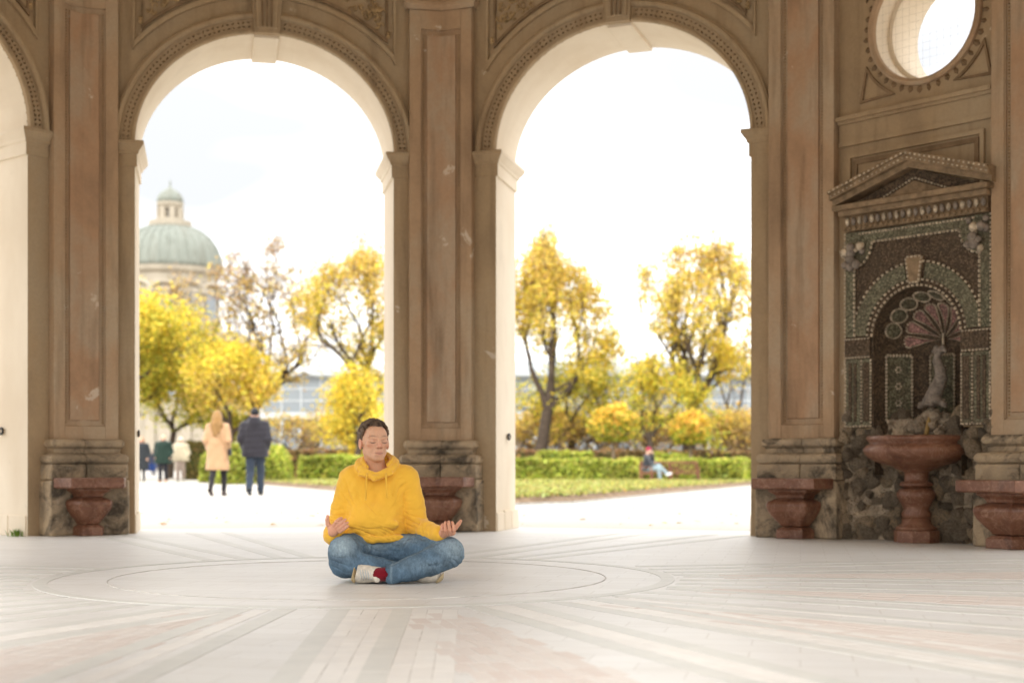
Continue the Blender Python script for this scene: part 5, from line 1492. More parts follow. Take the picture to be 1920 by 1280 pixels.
# ---------------------------------------------------------------- the man in the yellow hoodie
man = None
def build_man():
    loc = (-0.74, 7.90, 0.0)
    root = empty('person', loc)
    tag(root, 'man in yellow hoodie and jeans meditating cross-legged, eyes closed', 'person')
    HC = np.array((-0.026, 0.022, 0.759))                    # head centre
    yaw, tilt = rad(23), rad(3)
    cz, sz_ = math.cos(yaw), math.sin(yaw); ct, st = math.cos(tilt), math.sin(tilt)
    Rz = np.array([[cz, -sz_, 0], [sz_, cz, 0], [0, 0, 1]]); Rx = np.array([[1, 0, 0], [0, ct, st], [0, -st, ct]])
    RH = Rz @ Rx; HS = 0.975
    def h(x, y, z): return tuple(HC + HS*(RH @ np.array((x*1.06, y, z))))
    f = Field((-0.36, -0.34, -0.005), (0.52, 0.24, 0.905), 0.0029)
    # --- head
    f.ell(h(0, 0.018, 0.028), (0.073, 0.093, 0.086), 0.01, rot=RH)
    f.ell(h(0, -0.018, -0.026), (0.0565, 0.068, 0.076), 0.03, rot=RH)
    f.ell(h(0, -0.045, 0.045), (0.052, 0.040, 0.045), 0.025, rot=RH)
    f.ell(h(0, -0.058, -0.0905), (0.022, 0.021, 0.017), 0.022, rot=RH)
    for s in (-1, 1):
        f.cone(h(s*0.051, 0.000, -0.052), h(s*0.019, -0.058, -0.0885), 0.015, 0.0135, 0.022)
        f.ell(h(s*0.043, -0.058, -0.010), (0.021, 0.020, 0.015), 0.018, rot=RH)
        f.ell(h(s*0.032, -0.100, 0.008), (0.022, 0.025, 0.0135), 0.010, 'sub', rot=RH)
        f.ell(h(s*0.033, -0.066, 0.004), (0.0185, 0.0145, 0.0115), 0.003, rot=RH)
        f.cone(h(s*0.012, -0.084, 0.023), h(s*0.048, -0.069, 0.027), 0.0105, 0.0085, 0.010)
        f.ell(h(s*0.0125, -0.094, -0.030), (0.0085, 0.011, 0.0085), 0.006, rot=RH)
        f.ell(h(s*0.076, 0.012, -0.006), (0.009, 0.020, 0.031), 0.008, rot=RH)
        f.ell(h(s*0.083, 0.006, 0.000), (0.006, 0.010, 0.016), 0.004, 'sub', rot=RH)
    f.cone(h(0, -0.084, 0.016), h(0, -0.113, -0.023), 0.0085, 0.0120, 0.010)
    f.ell(h(0, -0.078, -0.064), (0.024, 0.014, 0.020), 0.014, rot=RH)
    f.cone(h(-0.019, -0.082, -0.0585), h(0.019, -0.082, -0.0585), 0.005, 0.005, 0.006)
    f.cone(h(-0.016, -0.083, -0.0705), h(0.016, -0.083, -0.0705), 0.0058, 0.0058, 0.006)
    f.cone(h(-0.025, -0.0885, -0.0645), h(0.025, -0.0885, -0.0645), 0.0025, 0.0025, 0.005, 'sub')
    # --- neck, trunk, limbs under the clothes
    f.cone(h(0, 0.020, -0.075), (-0.018, 0.065, 0.585), 0.054, 0.060, 0.02)
    f.cone((-0.020, 0.085, 0.50), (-0.03, 0.085, 0.20), 0.085, 0.10, 0.02); f.cone((-0.14, 0.07, 0.555), (0.125, 0.07, 0.56), 0.05, 0.05, 0.05)
    f.ell((-0.03, 0.085, 0.125), (0.14, 0.10, 0.09), 0.02)
    f.chain([(-0.155, 0.06, 0.55, 0.045), (-0.23, 0.04, 0.27, 0.036), (-0.237, -0.15, 0.262, 0.026)], 0.01)
    f.chain([(0.155, 0.06, 0.555, 0.045), (0.208, 0.045, 0.30, 0.036), (0.350, -0.195, 0.262, 0.026)], 0.01)
    f.chain([(-0.115, 0.05, 0.14, 0.060), (-0.165, -0.195, 0.145, 0.045), (0.03, -0.205, 0.068, 0.032), (0.20, -0.175, 0.05, 0.030)], 0.01)
    f.chain([(0.06, 0.05, 0.14, 0.060), (0.385, -0.17, 0.155, 0.045), (0.20, -0.262, 0.080, 0.034), (0.10, -0.285, 0.055, 0.030), (0.01, -0.280, 0.05, 0.030)], 0.01)
    # --- hand on his left knee (picture right): palm up, fingers curled
    f.chain([(0.350, -0.195, 0.262, 0.026), (0.372, -0.222, 0.268, 0.026)], 0.01)
    f.ell((0.388, -0.228, 0.272), (0.034, 0.030, 0.017), 0.014)
    f.ell((0.412, -0.235, 0.272), (0.026, 0.026, 0.017), 0.014)
    for pts in ([(0.372, -0.246, 0.270), (0.364, -0.264, 0.288), (0.364, -0.262, 0.309), (0.368, -0.253, 0.318)],
                [(0.389, -0.254, 0.266), (0.384, -0.276, 0.286), (0.381, -0.276, 0.315), (0.383, -0.266, 0.329)],
                [(0.407, -0.258, 0.266), (0.406, -0.281, 0.288), (0.402, -0.281, 0.319), (0.401, -0.270, 0.333)],
                [(0.425, -0.254, 0.268), (0.428, -0.275, 0.290), (0.424, -0.275, 0.317), (0.419, -0.264, 0.329)]):
        f.chain([(*pts[0], 0.0105), (*pts[1], 0.0098), (*pts[2], 0.0088), (*pts[3], 0.0078)], 0.0035)
    f.chain([(0.412, -0.215, 0.278, 0.015), (0.435, -0.212, 0.298, 0.0125), (0.452, -0.213, 0.318, 0.0108), (0.463, -0.216, 0.334, 0.0088)], 0.005)
    # --- hand on his right knee (picture left)
    f.chain([(-0.237, -0.150, 0.262, 0.026), (-0.232, -0.185, 0.272, 0.026)], 0.01)
    f.ell((-0.222, -0.200, 0.288), (0.031, 0.017, 0.033), 0.014, rot=np.array(Matrix.Rotation(rad(30), 3, 'Y')))
    for pts in ([(-0.222, -0.210, 0.310), (-0.208, -0.226, 0.330), (-0.193, -0.226, 0.344), (-0.181, -0.217, 0.350)],
                [(-0.208, -0.215, 0.299), (-0.190, -0.231, 0.319), (-0.172, -0.231, 0.335), (-0.160, -0.222, 0.342)],
                [(-0.197, -0.216, 0.287), (-0.176, -0.231, 0.305), (-0.158, -0.231, 0.320), (-0.148, -0.222, 0.326)],
                [(-0.190, -0.213, 0.276), (-0.170, -0.226, 0.290), (-0.154, -0.226, 0.302), (-0.146, -0.218, 0.307)]):
        f.chain([(*pts[0], 0.0105), (*pts[1], 0.0098), (*pts[2], 0.0088), (*pts[3], 0.0076)], 0.0035)
    f.chain([(-0.243, -0.190, 0.290, 0.015), (-0.257, -0.197, 0.318, 0.0122), (-0.260, -0.200, 0.340, 0.0108), (-0.258, -0.200, 0.359, 0.0088)], 0.005)
    me, V = f.mesh('person_body', 1)
    # skin tones: lips, brows, lash lines, stubble, ruddy nose and cheeks, knuckles; mouth line and nostrils get painted shade
    L = ((V-HC) @ RH)/HS/np.array((1.06, 1, 1))                                          # back into head space
    base = np.array((0.62, 0.355, 0.225)); col = np.tile(base, (len(V), 1))
    def blend(c, w): 
        nonlocal col
        w = np.clip(w, 0, 1)[:, None]; col = col*(1-w)+np.array(c)*w
    g = lambda x, y, z, sx, sy, sz: np.exp(-(((L[:, 0]-x)/sx)**2+((L[:, 1]-y)/sy)**2+((L[:, 2]-z)/sz)**2))
    head = (V[:, 2] > 0.62)
    blend((0.60, 0.25, 0.17), 0.75*head*(g(0, -0.112, -0.022, 0.016, 0.02, 0.018)+0.5*g(0.045, -0.07, -0.02, 0.022, 0.03, 0.022)+0.5*g(-0.045, -0.07, -0.02, 0.022, 0.03, 0.022)))
    blend((0.50, 0.29, 0.19), 0.30*head*np.clip((-0.030-L[:, 2])/0.03, 0, 1)*np.clip((0.03-L[:, 1])/0.03, 0, 1)*np.clip(1.1-g(0, -0.1, -0.045, 0.04, 0.05, 0.02), 0, 1)*np.clip((L[:, 2]+0.13)/0.02, 0, 1))
    blend((0.52, 0.23, 0.18), 0.6*head*(g(0, -0.09, -0.0585, 0.022, 0.016, 0.0045)+g(0, -0.09, -0.071, 0.019, 0.016, 0.005)))
    blend((0.20, 0.075, 0.055), 0.9*head*np.exp(-(L[:, 0]/0.024)**4-((L[:, 2]+0.0645+0.002*np.cos(L[:, 0]*90))/0.0024)**2)*(L[:, 1] < -0.06))  # shade between the lips, painted into the skin colour
    for s in (-1, 1):
        blend((0.24, 0.14, 0.09), 0.75*head*np.exp(-((L[:, 0]-s*0.032)/0.017)**2-((L[:, 2]-0.0295-0.004*np.cos((L[:, 0]-s*0.036)*80))/0.0040)**2)*(L[:, 1] < -0.05))
        blend((0.09, 0.05, 0.035), 0.95*head*np.exp(-((L[:, 0]-s*0.033)/0.015)**4-((L[:, 2]+0.0060-0.0045*((L[:, 0]-s*0.033)/0.015)**2)/0.0034)**2)*(L[:, 1] < -0.045))
        blend((0.50, 0.27, 0.18), 0.6*head*g(s*0.031, -0.082, 0.0125, 0.018, 0.02, 0.0045))
        blend((0.30, 0.12, 0.08), 0.9*head*g(s*0.009, -0.104, -0.039, 0.007, 0.014, 0.0045))  # nostril shading painted on, the nose has no holes
        blend((0.58, 0.25, 0.17), 0.5*head*(np.abs(L[:, 0]-s*0.08) < 0.012))
    hands = (V[:, 1] < -0.18) & (V[:, 2] > 0.25)
    blend((0.60, 0.27, 0.18), 0.55*hands)
    set_colour(me, col)
    body = put('body', me, M['skin'], root, local=True)

    # --- hoodie
    f = Field((-0.36, -0.30, 0.17), (0.46, 0.30, 0.76), 0.0042)
    for s in (-1, 1):
        f.cone((-0.028+s*0.070, 0.055, 0.262), (-0.018+s*0.075, 0.065, 0.515), 0.112, 0.104, 0.05)
    f.ell((-0.030, 0.045, 0.265), (0.178, 0.135, 0.055), 0.03)
    f.ell((-0.030, -0.010, 0.335), (0.13, 0.10, 0.09), 0.05)
    f.cone((-0.150, 0.068, 0.568), (0.130, 0.068, 0.575), 0.062, 0.062, 0.05)
    f.cone((-0.08, 0.075, 0.60), (0.05, 0.075, 0.605), 0.055, 0.055, 0.05)
    f.chain([(-0.165, 0.062, 0.556, 0.067), (-0.205, 0.05, 0.40, 0.063), (-0.236, 0.04, 0.268, 0.060), (-0.241, -0.06, 0.252, 0.055), (-0.238, -0.138, 0.256, 0.046)], 0.018)
    f.chain([(0.152, 0.062, 0.562, 0.068), (0.186, 0.05, 0.42, 0.064), (0.212, 0.04, 0.288, 0.062), (0.28, -0.08, 0.268, 0.055), (0.342, -0.182, 0.262, 0.043)], 0.018)
    # folds: elbow creases, sleeve bunching, hem roll, pocket pouch
    for p, q, r in (((-0.165, -0.040, 0.53), (-0.172, -0.050, 0.30), 0.010), ((0.118, -0.042, 0.53), (0.132, -0.045, 0.31), 0.011)):
        f.cone(p, q, r, r*0.8, 0.02, 'sub')                  # where sleeve meets chest
    f.cone((-0.15, -0.070, 0.315), (0.10, -0.082, 0.310), 0.018, 0.018, 0.03)                                                  # pouch
    f.cone((-0.17, -0.055, 0.232), (-0.03, -0.092, 0.226), 0.020, 0.020, 0.012); f.cone((-0.03, -0.092, 0.226), (0.125, -0.055, 0.234), 0.020, 0.020, 0.012)   # ribbed hem
    f.cone((0.322, -0.150, 0.262), (0.346, -0.188, 0.262), 0.046, 0.045, 0.006); f.cone((-0.240, -0.115, 0.255), (-0.238, -0.145, 0.257), 0.049, 0.048, 0.006)  # cuffs
    # hood lying round the neck: hollow collar, outer and inner roll
    f.cone((-0.015, 0.035, 0.63), (-0.02, 0.055, 0.74), 0.068, 0.085, 0.012, 'sub')
    ring = []
    for t in range(25):
        a = 2*math.pi*t/24; c_, s_ = math.cos(a), math.sin(a)     # a=0 front
        ring.append((-0.012+0.101*s_*(1.0 if c_ < 0.3 else 0.97), 0.040-0.108*c_+(0.02 if c_ < -0.5 else 0), 0.643-0.043*c_-0.010*c_*c_+0.016*(1-abs(s_))*(-1 if c_ > 0 else 0.6)))
    for p, q in zip(ring, ring[1:]): f.cone(p, q, 0.0205, 0.0205, 0.010)
    for p, q in zip(ring, ring[1:]):
        p2 = (-0.012+(p[0]+0.012)*0.80, 0.040+(p[1]-0.04)*0.82, p[2]+0.020); q2 = (-0.012+(q[0]+0.012)*0.80, 0.040+(q[1]-0.04)*0.82, q[2]+0.020)
        if p[1] > -0.03: f.cone(p2, q2, 0.014, 0.014, 0.004)
    f.ell((-0.015, 0.155, 0.60), (0.105, 0.050, 0.085), 0.03)
    f.chain([(-0.10, -0.055, 0.588, 0.010), (-0.015, -0.098, 0.562, 0.010), (0.075, -0.055, 0.59, 0.010)], 0.014)
    f.warp(lambda X, Y, Z: 0.0018*np.sin(X*55+Z*38)*np.sin(Z*47-Y*40+X*20)+0.0009*np.sin(X*130-Z*90))
    me, V = f.mesh('hoodie', 1, [((0.205, -0.02, 0.325), (0.08, 0.10, 0.07), (0.25, 0, 1), 0.030, 0.0065), ((0.285, -0.09, 0.27), (0.08, 0.09, 0.07), (0.75, -0.6, 0.35), 0.040, 0.0050),
        ((-0.235, 0.0, 0.325), (0.07, 0.10, 0.075), (0.2, 0, 1), 0.032, 0.0065), ((-0.24, -0.08, 0.26), (0.06, 0.07, 0.06), (0.2, -1, 0.2), 0.030, 0.0045),
        ((-0.15, -0.03, 0.49), (0.06, 0.09, 0.10), (0.9, 0, 0.45), 0.045, 0.0050), ((0.125, -0.03, 0.49), (0.06, 0.09, 0.10), (0.9, 0, -0.45), 0.045, 0.0050),
        ((-0.03, -0.09, 0.262), (0.17, 0.09, 0.035), (0.12, 0, 1), 0.026, 0.0060), ((0.08, -0.08, 0.26), (0.07, 0.08, 0.04), (0.4, 0, 1), 0.020, 0.0050),
        ((-0.02, -0.09, 0.42), (0.16, 0.10, 0.12), (0.45, 0, 0.9), 0.085, 0.0030), ((-0.02, -0.09, 0.565), (0.10, 0.08, 0.03), (0.1, 0.2, 1), 0.030, 0.0040),
        ((-0.19, 0.03, 0.44), (0.06, 0.10, 0.10), (0.5, 0, 1), 0.055, 0.0035), ((0.17, 0.03, 0.44), (0.06, 0.10, 0.10), (-0.5, 0, 1), 0.055, 0.0035)])
    hd = put('hoodie', me, M['hoodie'], root, local=True)
    for pts in ([(-0.056, -0.086, 0.592), (-0.058, -0.101, 0.560), (-0.058, -0.112, 0.51), (-0.061, -0.118, 0.448)], [(0.046, -0.085, 0.592), (0.049, -0.098, 0.556), (0.052, -0.108, 0.51), (0.055, -0.113, 0.462)]):
        mb = MB(); mb.tube(pts, 0.0048, 0.0048, 6); mb.blob(pts[-1], 0.0065, 6, 1); mb.build('drawstring', M['string'], hd, smooth=True, local=True)
    mb = MB(); mb.tube([(-0.238+0.027*math.cos(t*0.5236), -0.158, 0.264+0.027*math.sin(t*0.5236)) for t in range(13)], 0.005, None, 5); mb.build('wristband', M['bracelet'], root, smooth=True, local=True)

    # --- jeans
    f = Field((-0.30, -0.36, 0.002), (0.52, 0.28, 0.30), 0.0042)
    f.ell((-0.03, 0.085, 0.125), (0.195, 0.150, 0.125), 0.03); f.ell((-0.03, 0.0, 0.16), (0.16, 0.10, 0.075), 0.03)
    f.chain([(0.19, -0.165, 0.052, 0.044), (0.03, -0.215, 0.072, 0.062), (-0.165, -0.205, 0.105, 0.078)], 0.012)              # shin tucked below
    f.chain([(-0.115, 0.04, 0.155, 0.100), (-0.150, -0.12, 0.168, 0.092), (-0.168, -0.212, 0.168, 0.082)], 0.02)
    f.cone((-0.168, -0.212, 0.168), (-0.168, -0.205, 0.115), 0.082, 0.080, 0.02)
    f.chain([(0.06, 0.05, 0.155, 0.102), (0.24, -0.08, 0.165, 0.090), (0.395, -0.180, 0.163, 0.083)], 0.02)
    f.chain([(0.395, -0.180, 0.160, 0.084), (0.30, -0.235, 0.115, 0.076), (0.20, -0.268, 0.082, 0.066), (0.112, -0.292, 0.056, 0.053)], 0.014)
    f.plane_cut((0.099, -0.29, 0.05), (-1.0, 0.05, 0.18)) if False else None
    for a, b, r in (((-0.03, -0.105, 0.215), (-0.03, -0.12, 0.14), 0.005), ((-0.11, -0.22, 0.075), (0.03, -0.285, 0.045), 0.008), ((0.30, -0.31, 0.10), (0.42, -0.27, 0.11), 0.006)):
        f.cone(a, b, r, r, 0.010, 'sub')
    f.cone((0.112, -0.292, 0.056), (0.099, -0.294, 0.053), 0.0555, 0.0555, 0.003)                                             # cuff
    f.cone((0.115, -0.293, 0.055), (0.04, -0.298, 0.050), 0.043, 0.043, 0.003, 'sub')
    f.warp(lambda X, Y, Z: 0.0016*np.sin(X*60+Y*45)*np.sin(Z*70-X*35)+0.001*np.sin(X*110+Z*140+Y*60))
    me, V = f.mesh('jeans', 1, [((-0.03, -0.09, 0.19), (0.11, 0.08, 0.06), (0.25, 0, 1), 0.030, 0.0055), ((0.12, -0.10, 0.21), (0.12, 0.08, 0.05), (-0.35, 0, 1), 0.032, 0.0050),
        ((-0.17, -0.27, 0.11), (0.07, 0.06, 0.05), (0.15, 0.1, 1), 0.030, 0.0055), ((-0.06, -0.26, 0.10), (0.07, 0.06, 0.05), (0.8, 0, 0.6), 0.035, 0.0045),
        ((0.33, -0.27, 0.11), (0.08, 0.06, 0.05), (0.7, 0, 0.7), 0.036, 0.0050), ((0.20, -0.30, 0.075), (0.07, 0.06, 0.05), (0.9, 0, 0.3), 0.040, 0.0035), ((0.44, -0.23, 0.12), (0.05, 0.07, 0.05), (0.2, 0.2, 1), 0.026, 0.0050),
        ((0.26, -0.14, 0.22), (0.10, 0.10, 0.05), (0.5, 0.6, 0.5), 0.045, 0.0040)])
    n_ = 0.5+0.5*np.sin(V[:, 0]*37+V[:, 1]*23)*np.sin(V[:, 2]*41+V[:, 0]*17)
    col = np.array((0.090, 0.150, 0.215))[None]*(0.70+0.42*n_[:, None])
    def bl(c, p, s, k):
        nonlocal col
        w = (k*np.exp(-np.sum(((V-np.array(p))/np.array(s))**2, 1)))[:, None]; w = np.clip(w, 0, 1); col = col*(1-w)+np.array(c)*w
    FD = (0.27, 0.345, 0.385)
    bl(FD, (-0.17, -0.27, 0.20), (0.07, 0.09, 0.065), 0.95); bl(FD, (0.42, -0.22, 0.19), (0.085, 0.09, 0.07), 0.85); bl(FD, (0.13, -0.10, 0.23), (0.16, 0.08, 0.03), 0.5); bl(FD, (-0.05, -0.09, 0.2), (0.1, 0.06, 0.05), 0.45)
    bl(FD, (0.25, -0.30, 0.10), (0.12, 0.05, 0.035), 0.3); bl((0.30, 0.40, 0.46), (0.098, -0.29, 0.05), (0.006, 0.08, 0.08), 0.6)
    bl((0.04, 0.075, 0.12), (-0.03, -0.12, 0.17), (0.006, 0.05, 0.05), 0.7); bl((0.045, 0.08, 0.13), (-0.19, -0.28, 0.13), (0.05, 0.03, 0.02), 0.5)
    def seam(pts, c, w, k):                                  # stitched seams
        nonlocal col
        best = np.full(len(V), 9.0)
        for p, q in zip(pts, pts[1:]):
            p, q = np.array(p), np.array(q); d = q-p; t = np.clip(((V-p) @ d)/(d @ d), 0, 1); best = np.minimum(best, np.linalg.norm(V-p-t[:, None]*d, axis=1))
        m = (k*np.exp(-(best/w)**2))[:, None]; col = col*(1-m)+np.array(c)*m
    DK, LT = (0.035, 0.06, 0.095), (0.24, 0.31, 0.35)
    for pts in ([(0.42, -0.20, 0.25), (0.27, -0.265, 0.175), (0.10, -0.315, 0.095)], [(-0.03, -0.10, 0.235), (-0.03, -0.115, 0.19), (-0.03, -0.13, 0.13)], [(-0.12, -0.20, 0.25), (-0.06, -0.27, 0.15), (0.05, -0.28, 0.10)], [(0.02, -0.10, 0.215), (0.10, -0.105, 0.215), (0.20, -0.12, 0.235)], [(-0.10, -0.10, 0.205), (-0.03, -0.115, 0.195)]):
        seam(pts, DK, 0.0075, 0.75); seam([(a, b, c+0.008) for a, b, c in pts], LT, 0.005, 0.45)
    set_colour(me, col); jn = put('jeans', me, M['denim'], root, local=True)

    # --- sock and shoes
    mb = MB(); mb.tube([(0.125, -0.29, 0.057), (0.07, -0.294, 0.052), (0.03, -0.292, 0.050), (0.0, -0.28, 0.05)], 0.037, 0.040, 14); mb.build('sock', M['sock'], root, smooth=True, local=True)
    def shoe(ax, ay, ank, sole_n, length, name_pts):
        pass
    # front shoe: sole turned to the picture's left, laces towards the viewer
    f = Field((-0.20, -0.40, 0.0), (0.08, -0.08, 0.14), 0.0032)
    Rm = np.array(Matrix.Rotation(rad(-14), 3, 'Y') @ Matrix.Rotation(rad(-10), 3, 'Z'))
    f.ell((-0.078, -0.225, 0.056), (0.040, 0.118, 0.053), 0.01, rot=Rm)
    f.ell((-0.050, -0.262, 0.054), (0.048, 0.062, 0.046), 0.03, rot=Rm)
    f.cone((-0.040, -0.270, 0.053), (0.026, -0.284, 0.050), 0.046, 0.041, 0.015)
    f.cone((0.035, -0.30, 0.052), (0.06, -0.30, 0.052), 0.036, 0.036, 0.004, 'sub')
    f.ell((0.020, -0.318, 0.028), (0.018, 0.012, 0.019), 0.006)                                                               # tongue
    f.plane_cut((-0.100, -0.25, 0.055), (-0.96, -0.10, 0.24)) 
    me, V = f.mesh('shoe', 1)
    n_ = 0.5+0.5*np.sin(V[:, 0]*170)*np.sin(V[:, 2]*150+V[:, 1]*90)
    col = np.array((0.60, 0.55, 0.47))[None]*(0.86+0.16*n_[:, None]); set_colour(me, col); sh = put('shoe', me, M['shoe'], root, local=True)
    f = Field((-0.20, -0.40, 0.0), (0.0, -0.06, 0.14), 0.0032)
    Rs = np.array(Matrix.Rotation(rad(-14), 3, 'Y') @ Matrix.Rotation(rad(-6), 3, 'Z'))
    f.ell((-0.104, -0.23, 0.054), (0.020, 0.128, 0.058), 0.004, rot=Rs)
    f.plane_cut((-0.119, -0.25, 0.053), (-0.96, -0.10, 0.24)); f.plane_cut((-0.092, -0.25, 0.058), (0.96, 0.10, -0.24))
    me, V = f.mesh('sole', 0); set_colour(me, np.tile(np.array((0.44, 0.34, 0.19)), (len(V), 1))); put('sole', me, M['shoe'], sh, local=True)
    for q in range(6):
        mb = MB(); x = -0.066+0.013*q
        mb.tube([(x-0.003, -0.318+0.002*q, 0.080-0.002*q), (x, -0.330+0.003*q, 0.060), (x+0.004, -0.327+0.003*q, 0.038), (x+0.002, -0.315, 0.024)], 0.0034, None, 5); mb.build('lace', M['bframe'], sh, smooth=True, local=True)
    # rear shoe on its side, toe to the picture's right
    f = Field((0.14, -0.36, 0.0), (0.42, -0.04, 0.13), 0.0032)
    f.chain([(0.205, -0.20, 0.045, 0.040), (0.27, -0.215, 0.046, 0.043), (0.322, -0.225, 0.042, 0.038)], 0.02)
    f.cone((0.20, -0.19, 0.055), (0.235, -0.20, 0.06), 0.044, 0.044, 0.02)
    me, V = f.mesh('shoe', 1); set_colour(me, np.tile(np.array((0.55, 0.50, 0.42)), (len(V), 1))*(0.9+0.12*np.sin(V[:, :1]*130)*np.sin(V[:, 2:]*110))); sh2 = put('shoe', me, M['shoe'], root, local=True)
    f = Field((0.14, -0.36, 0.0), (0.44, -0.04, 0.13), 0.0032)
    f.chain([(0.235, -0.215, 0.044, 0.046), (0.285, -0.222, 0.046, 0.048), (0.330, -0.228, 0.043, 0.043)], 0.02)
    f.plane_cut((0.350, -0.22, 0.030), (-0.80, 0.05, 0.60)) 
    me, V = f.mesh('sole', 0); set_colour(me, np.tile(np.array((0.42, 0.33, 0.19)), (len(V), 1))); put('sole', me, M['shoe'], sh2, local=True)
    for q in range(4):
        mb = MB(); x = 0.245+0.014*q
        mb.tube([(x-0.006, -0.245, 0.082), (x, -0.262, 0.055), (x+0.006, -0.254, 0.028)], 0.0034, None, 5); mb.build('lace', M['bframe'], sh2, smooth=True, local=True)

    # --- hair: cap of curls with loose locks at the fringe
    f = Field((-0.15, -0.13, 0.68), (0.11, 0.19, 0.92), 0.0030)
    hr = random.Random(4)
    def scalp(az, el): return (0.0745*math.cos(el)*math.sin(az), 0.020-0.094*math.cos(el)*math.cos(az), 0.030+0.087*math.sin(el))
    def hairline(az):                                        # lowest elevation with hair, az 0 = face
        a = abs(az)
        return np.interp(a, [0, 0.35, 0.70, 1.05, 1.30, 1.45, 1.75, 2.1, 3.2], [0.60, 0.64, 0.76, 0.36, -0.12, -0.48, -0.12, -0.75, -0.85])
    f.ell(h(0, 0.030, 0.036), (0.0765*HS, 0.089*HS, 0.089*HS), 0.01, rot=RH)
    cut = [h(0, -0.085, 0.004), ]
    f.ell(h(0, -0.085, -0.02), (0.069, 0.065, 0.105), 0.012, 'sub', rot=RH)
    f.ell(h(0, -0.02, -0.085), (0.09, 0.072, 0.075), 0.012, 'sub', rot=RH)
    f.ell(h(0, 0.05, -0.125), (0.12, 0.10, 0.06), 0.012, 'sub', rot=RH)
    for q in range(1500):
        az = hr.uniform(-3.14, 3.14); el = math.asin(hr.uniform(-0.75, 1.0))
        if el < hairline(az)+0.06: continue
        p = np.array(scalp(az, el)); nrm = p-np.array((0, 0.02, 0.03)); nrm /= np.linalg.norm(nrm)
        thick = -0.001+0.021*max(0, math.sin(el))**1.2
        p = p+nrm*(thick+hr.uniform(-0.003, 0.005)); f.ell(h(*p), (hr.uniform(0.0045, 0.0075),)*3, 0.005)
    me, V = f.mesh('hair', 0)
    ha = put('hair', me, M['hair'], root, local=True)
    mb = MB()
    for q in range(760):
        az = hr.uniform(-3.14, 3.14) if q > 220 else hr.uniform(-0.9, 0.9); el = math.asin(hr.uniform(-0.6, 1.0)) if q > 220 else hairline(az)+hr.uniform(0.08, 0.3)
        if el < hairline(az)+0.05 or (abs(az) > 1.0 and el < 0.35): continue
        p = np.array(scalp(az, min(el, 1.5))); nrm = p-np.array((0, 0.02, 0.03)); nrm /= np.linalg.norm(nrm)
        thick = 0.001+0.019*max(0, math.sin(el)); p = p+nrm*thick
        t1 = np.cross(nrm, (0.3, 0.2, 1.0)); t1 /= np.linalg.norm(t1); t2 = np.cross(nrm, t1); r0 = hr.uniform(0.004, 0.0075); ph = hr.uniform(0, 6.28); tw = hr.choice((-1, 1))
        pts = [h(*(p+nrm*(0.000+0.0015*k)+(t1*math.cos(ph+tw*k*0.9)+t2*math.sin(ph+tw*k*0.9))*r0)) for k in range(6)]
        mb.tube(pts, 0.0019, 0.0008, 3)
    tag(mb.build('loose_curls', M['hair'], ha, smooth=True, local=True), kind='stuff')
    return root
man = build_man()

# ---------------------------------------------------------------- dolphin spout in the grotto
def dolphin():
    f = Field((-0.16, -0.16, 1.04), (0.16, 0.14, 1.66), 0.0055)     # u, d, z
    f.chain([(0.045, 0.0, 1.58, 0.022), (0.020, 0.0, 1.545, 0.024), (0.015, 0.0, 1.49, 0.032), (0.045, 0.0, 1.42, 0.040), (0.050, 0.0, 1.35, 0.048), (0.015, 0.005, 1.27, 0.056), (-0.012, 0.02, 1.20, 0.064)], 0.02)
    f.ell((-0.012, 0.03, 1.165), (0.082, 0.070, 0.048), 0.02); f.ell((-0.012, 0.085, 1.135), (0.050, 0.035, 0.020), 0.012); f.ell((-0.012, 0.10, 1.118), (0.030, 0.03, 0.011), 0.006, 'sub')
    for s in (-1, 1):
        f.ell((-0.012+s*0.050, 0.062, 1.178), (0.017, 0.017, 0.017), 0.006)
        f.chain([(-0.012+s*0.07, 0.02, 1.15, 0.022), (-0.012+s*0.105, 0.03, 1.135, 0.024), (-0.012+s*0.125, 0.035, 1.115, 0.010)], 0.012)
        f.chain([(0.045, 0.0, 1.58, 0.020), (0.045+s*0.03, 0.01, 1.602, 0.020), (0.045+s*0.055, 0.015, 1.575, 0.014)], 0.01)
    f.warp(lambda X, Y, Z: -0.004*np.abs(np.sin(Z*120+X*60)*np.sin(Z*120-X*60)))
    V, F = f.nets(); B = FB.mat(UC+0.035, 0, -0.20)
    Bm = np.array(B); W = V @ Bm[:3, :3].T + Bm[:3, 3]
    tag(put('dolphin_spout', np_mesh('dolphin_spout', W, F, True), M['fish'], grotto), 'grey scaled stone dolphin, head down, spouting over the basin')
dolphin()

# ---------------------------------------------------------------- people in the park
def person_root(label, loc, rz): 
    o = empty('person', loc, rz); return tag(o, label, 'person')

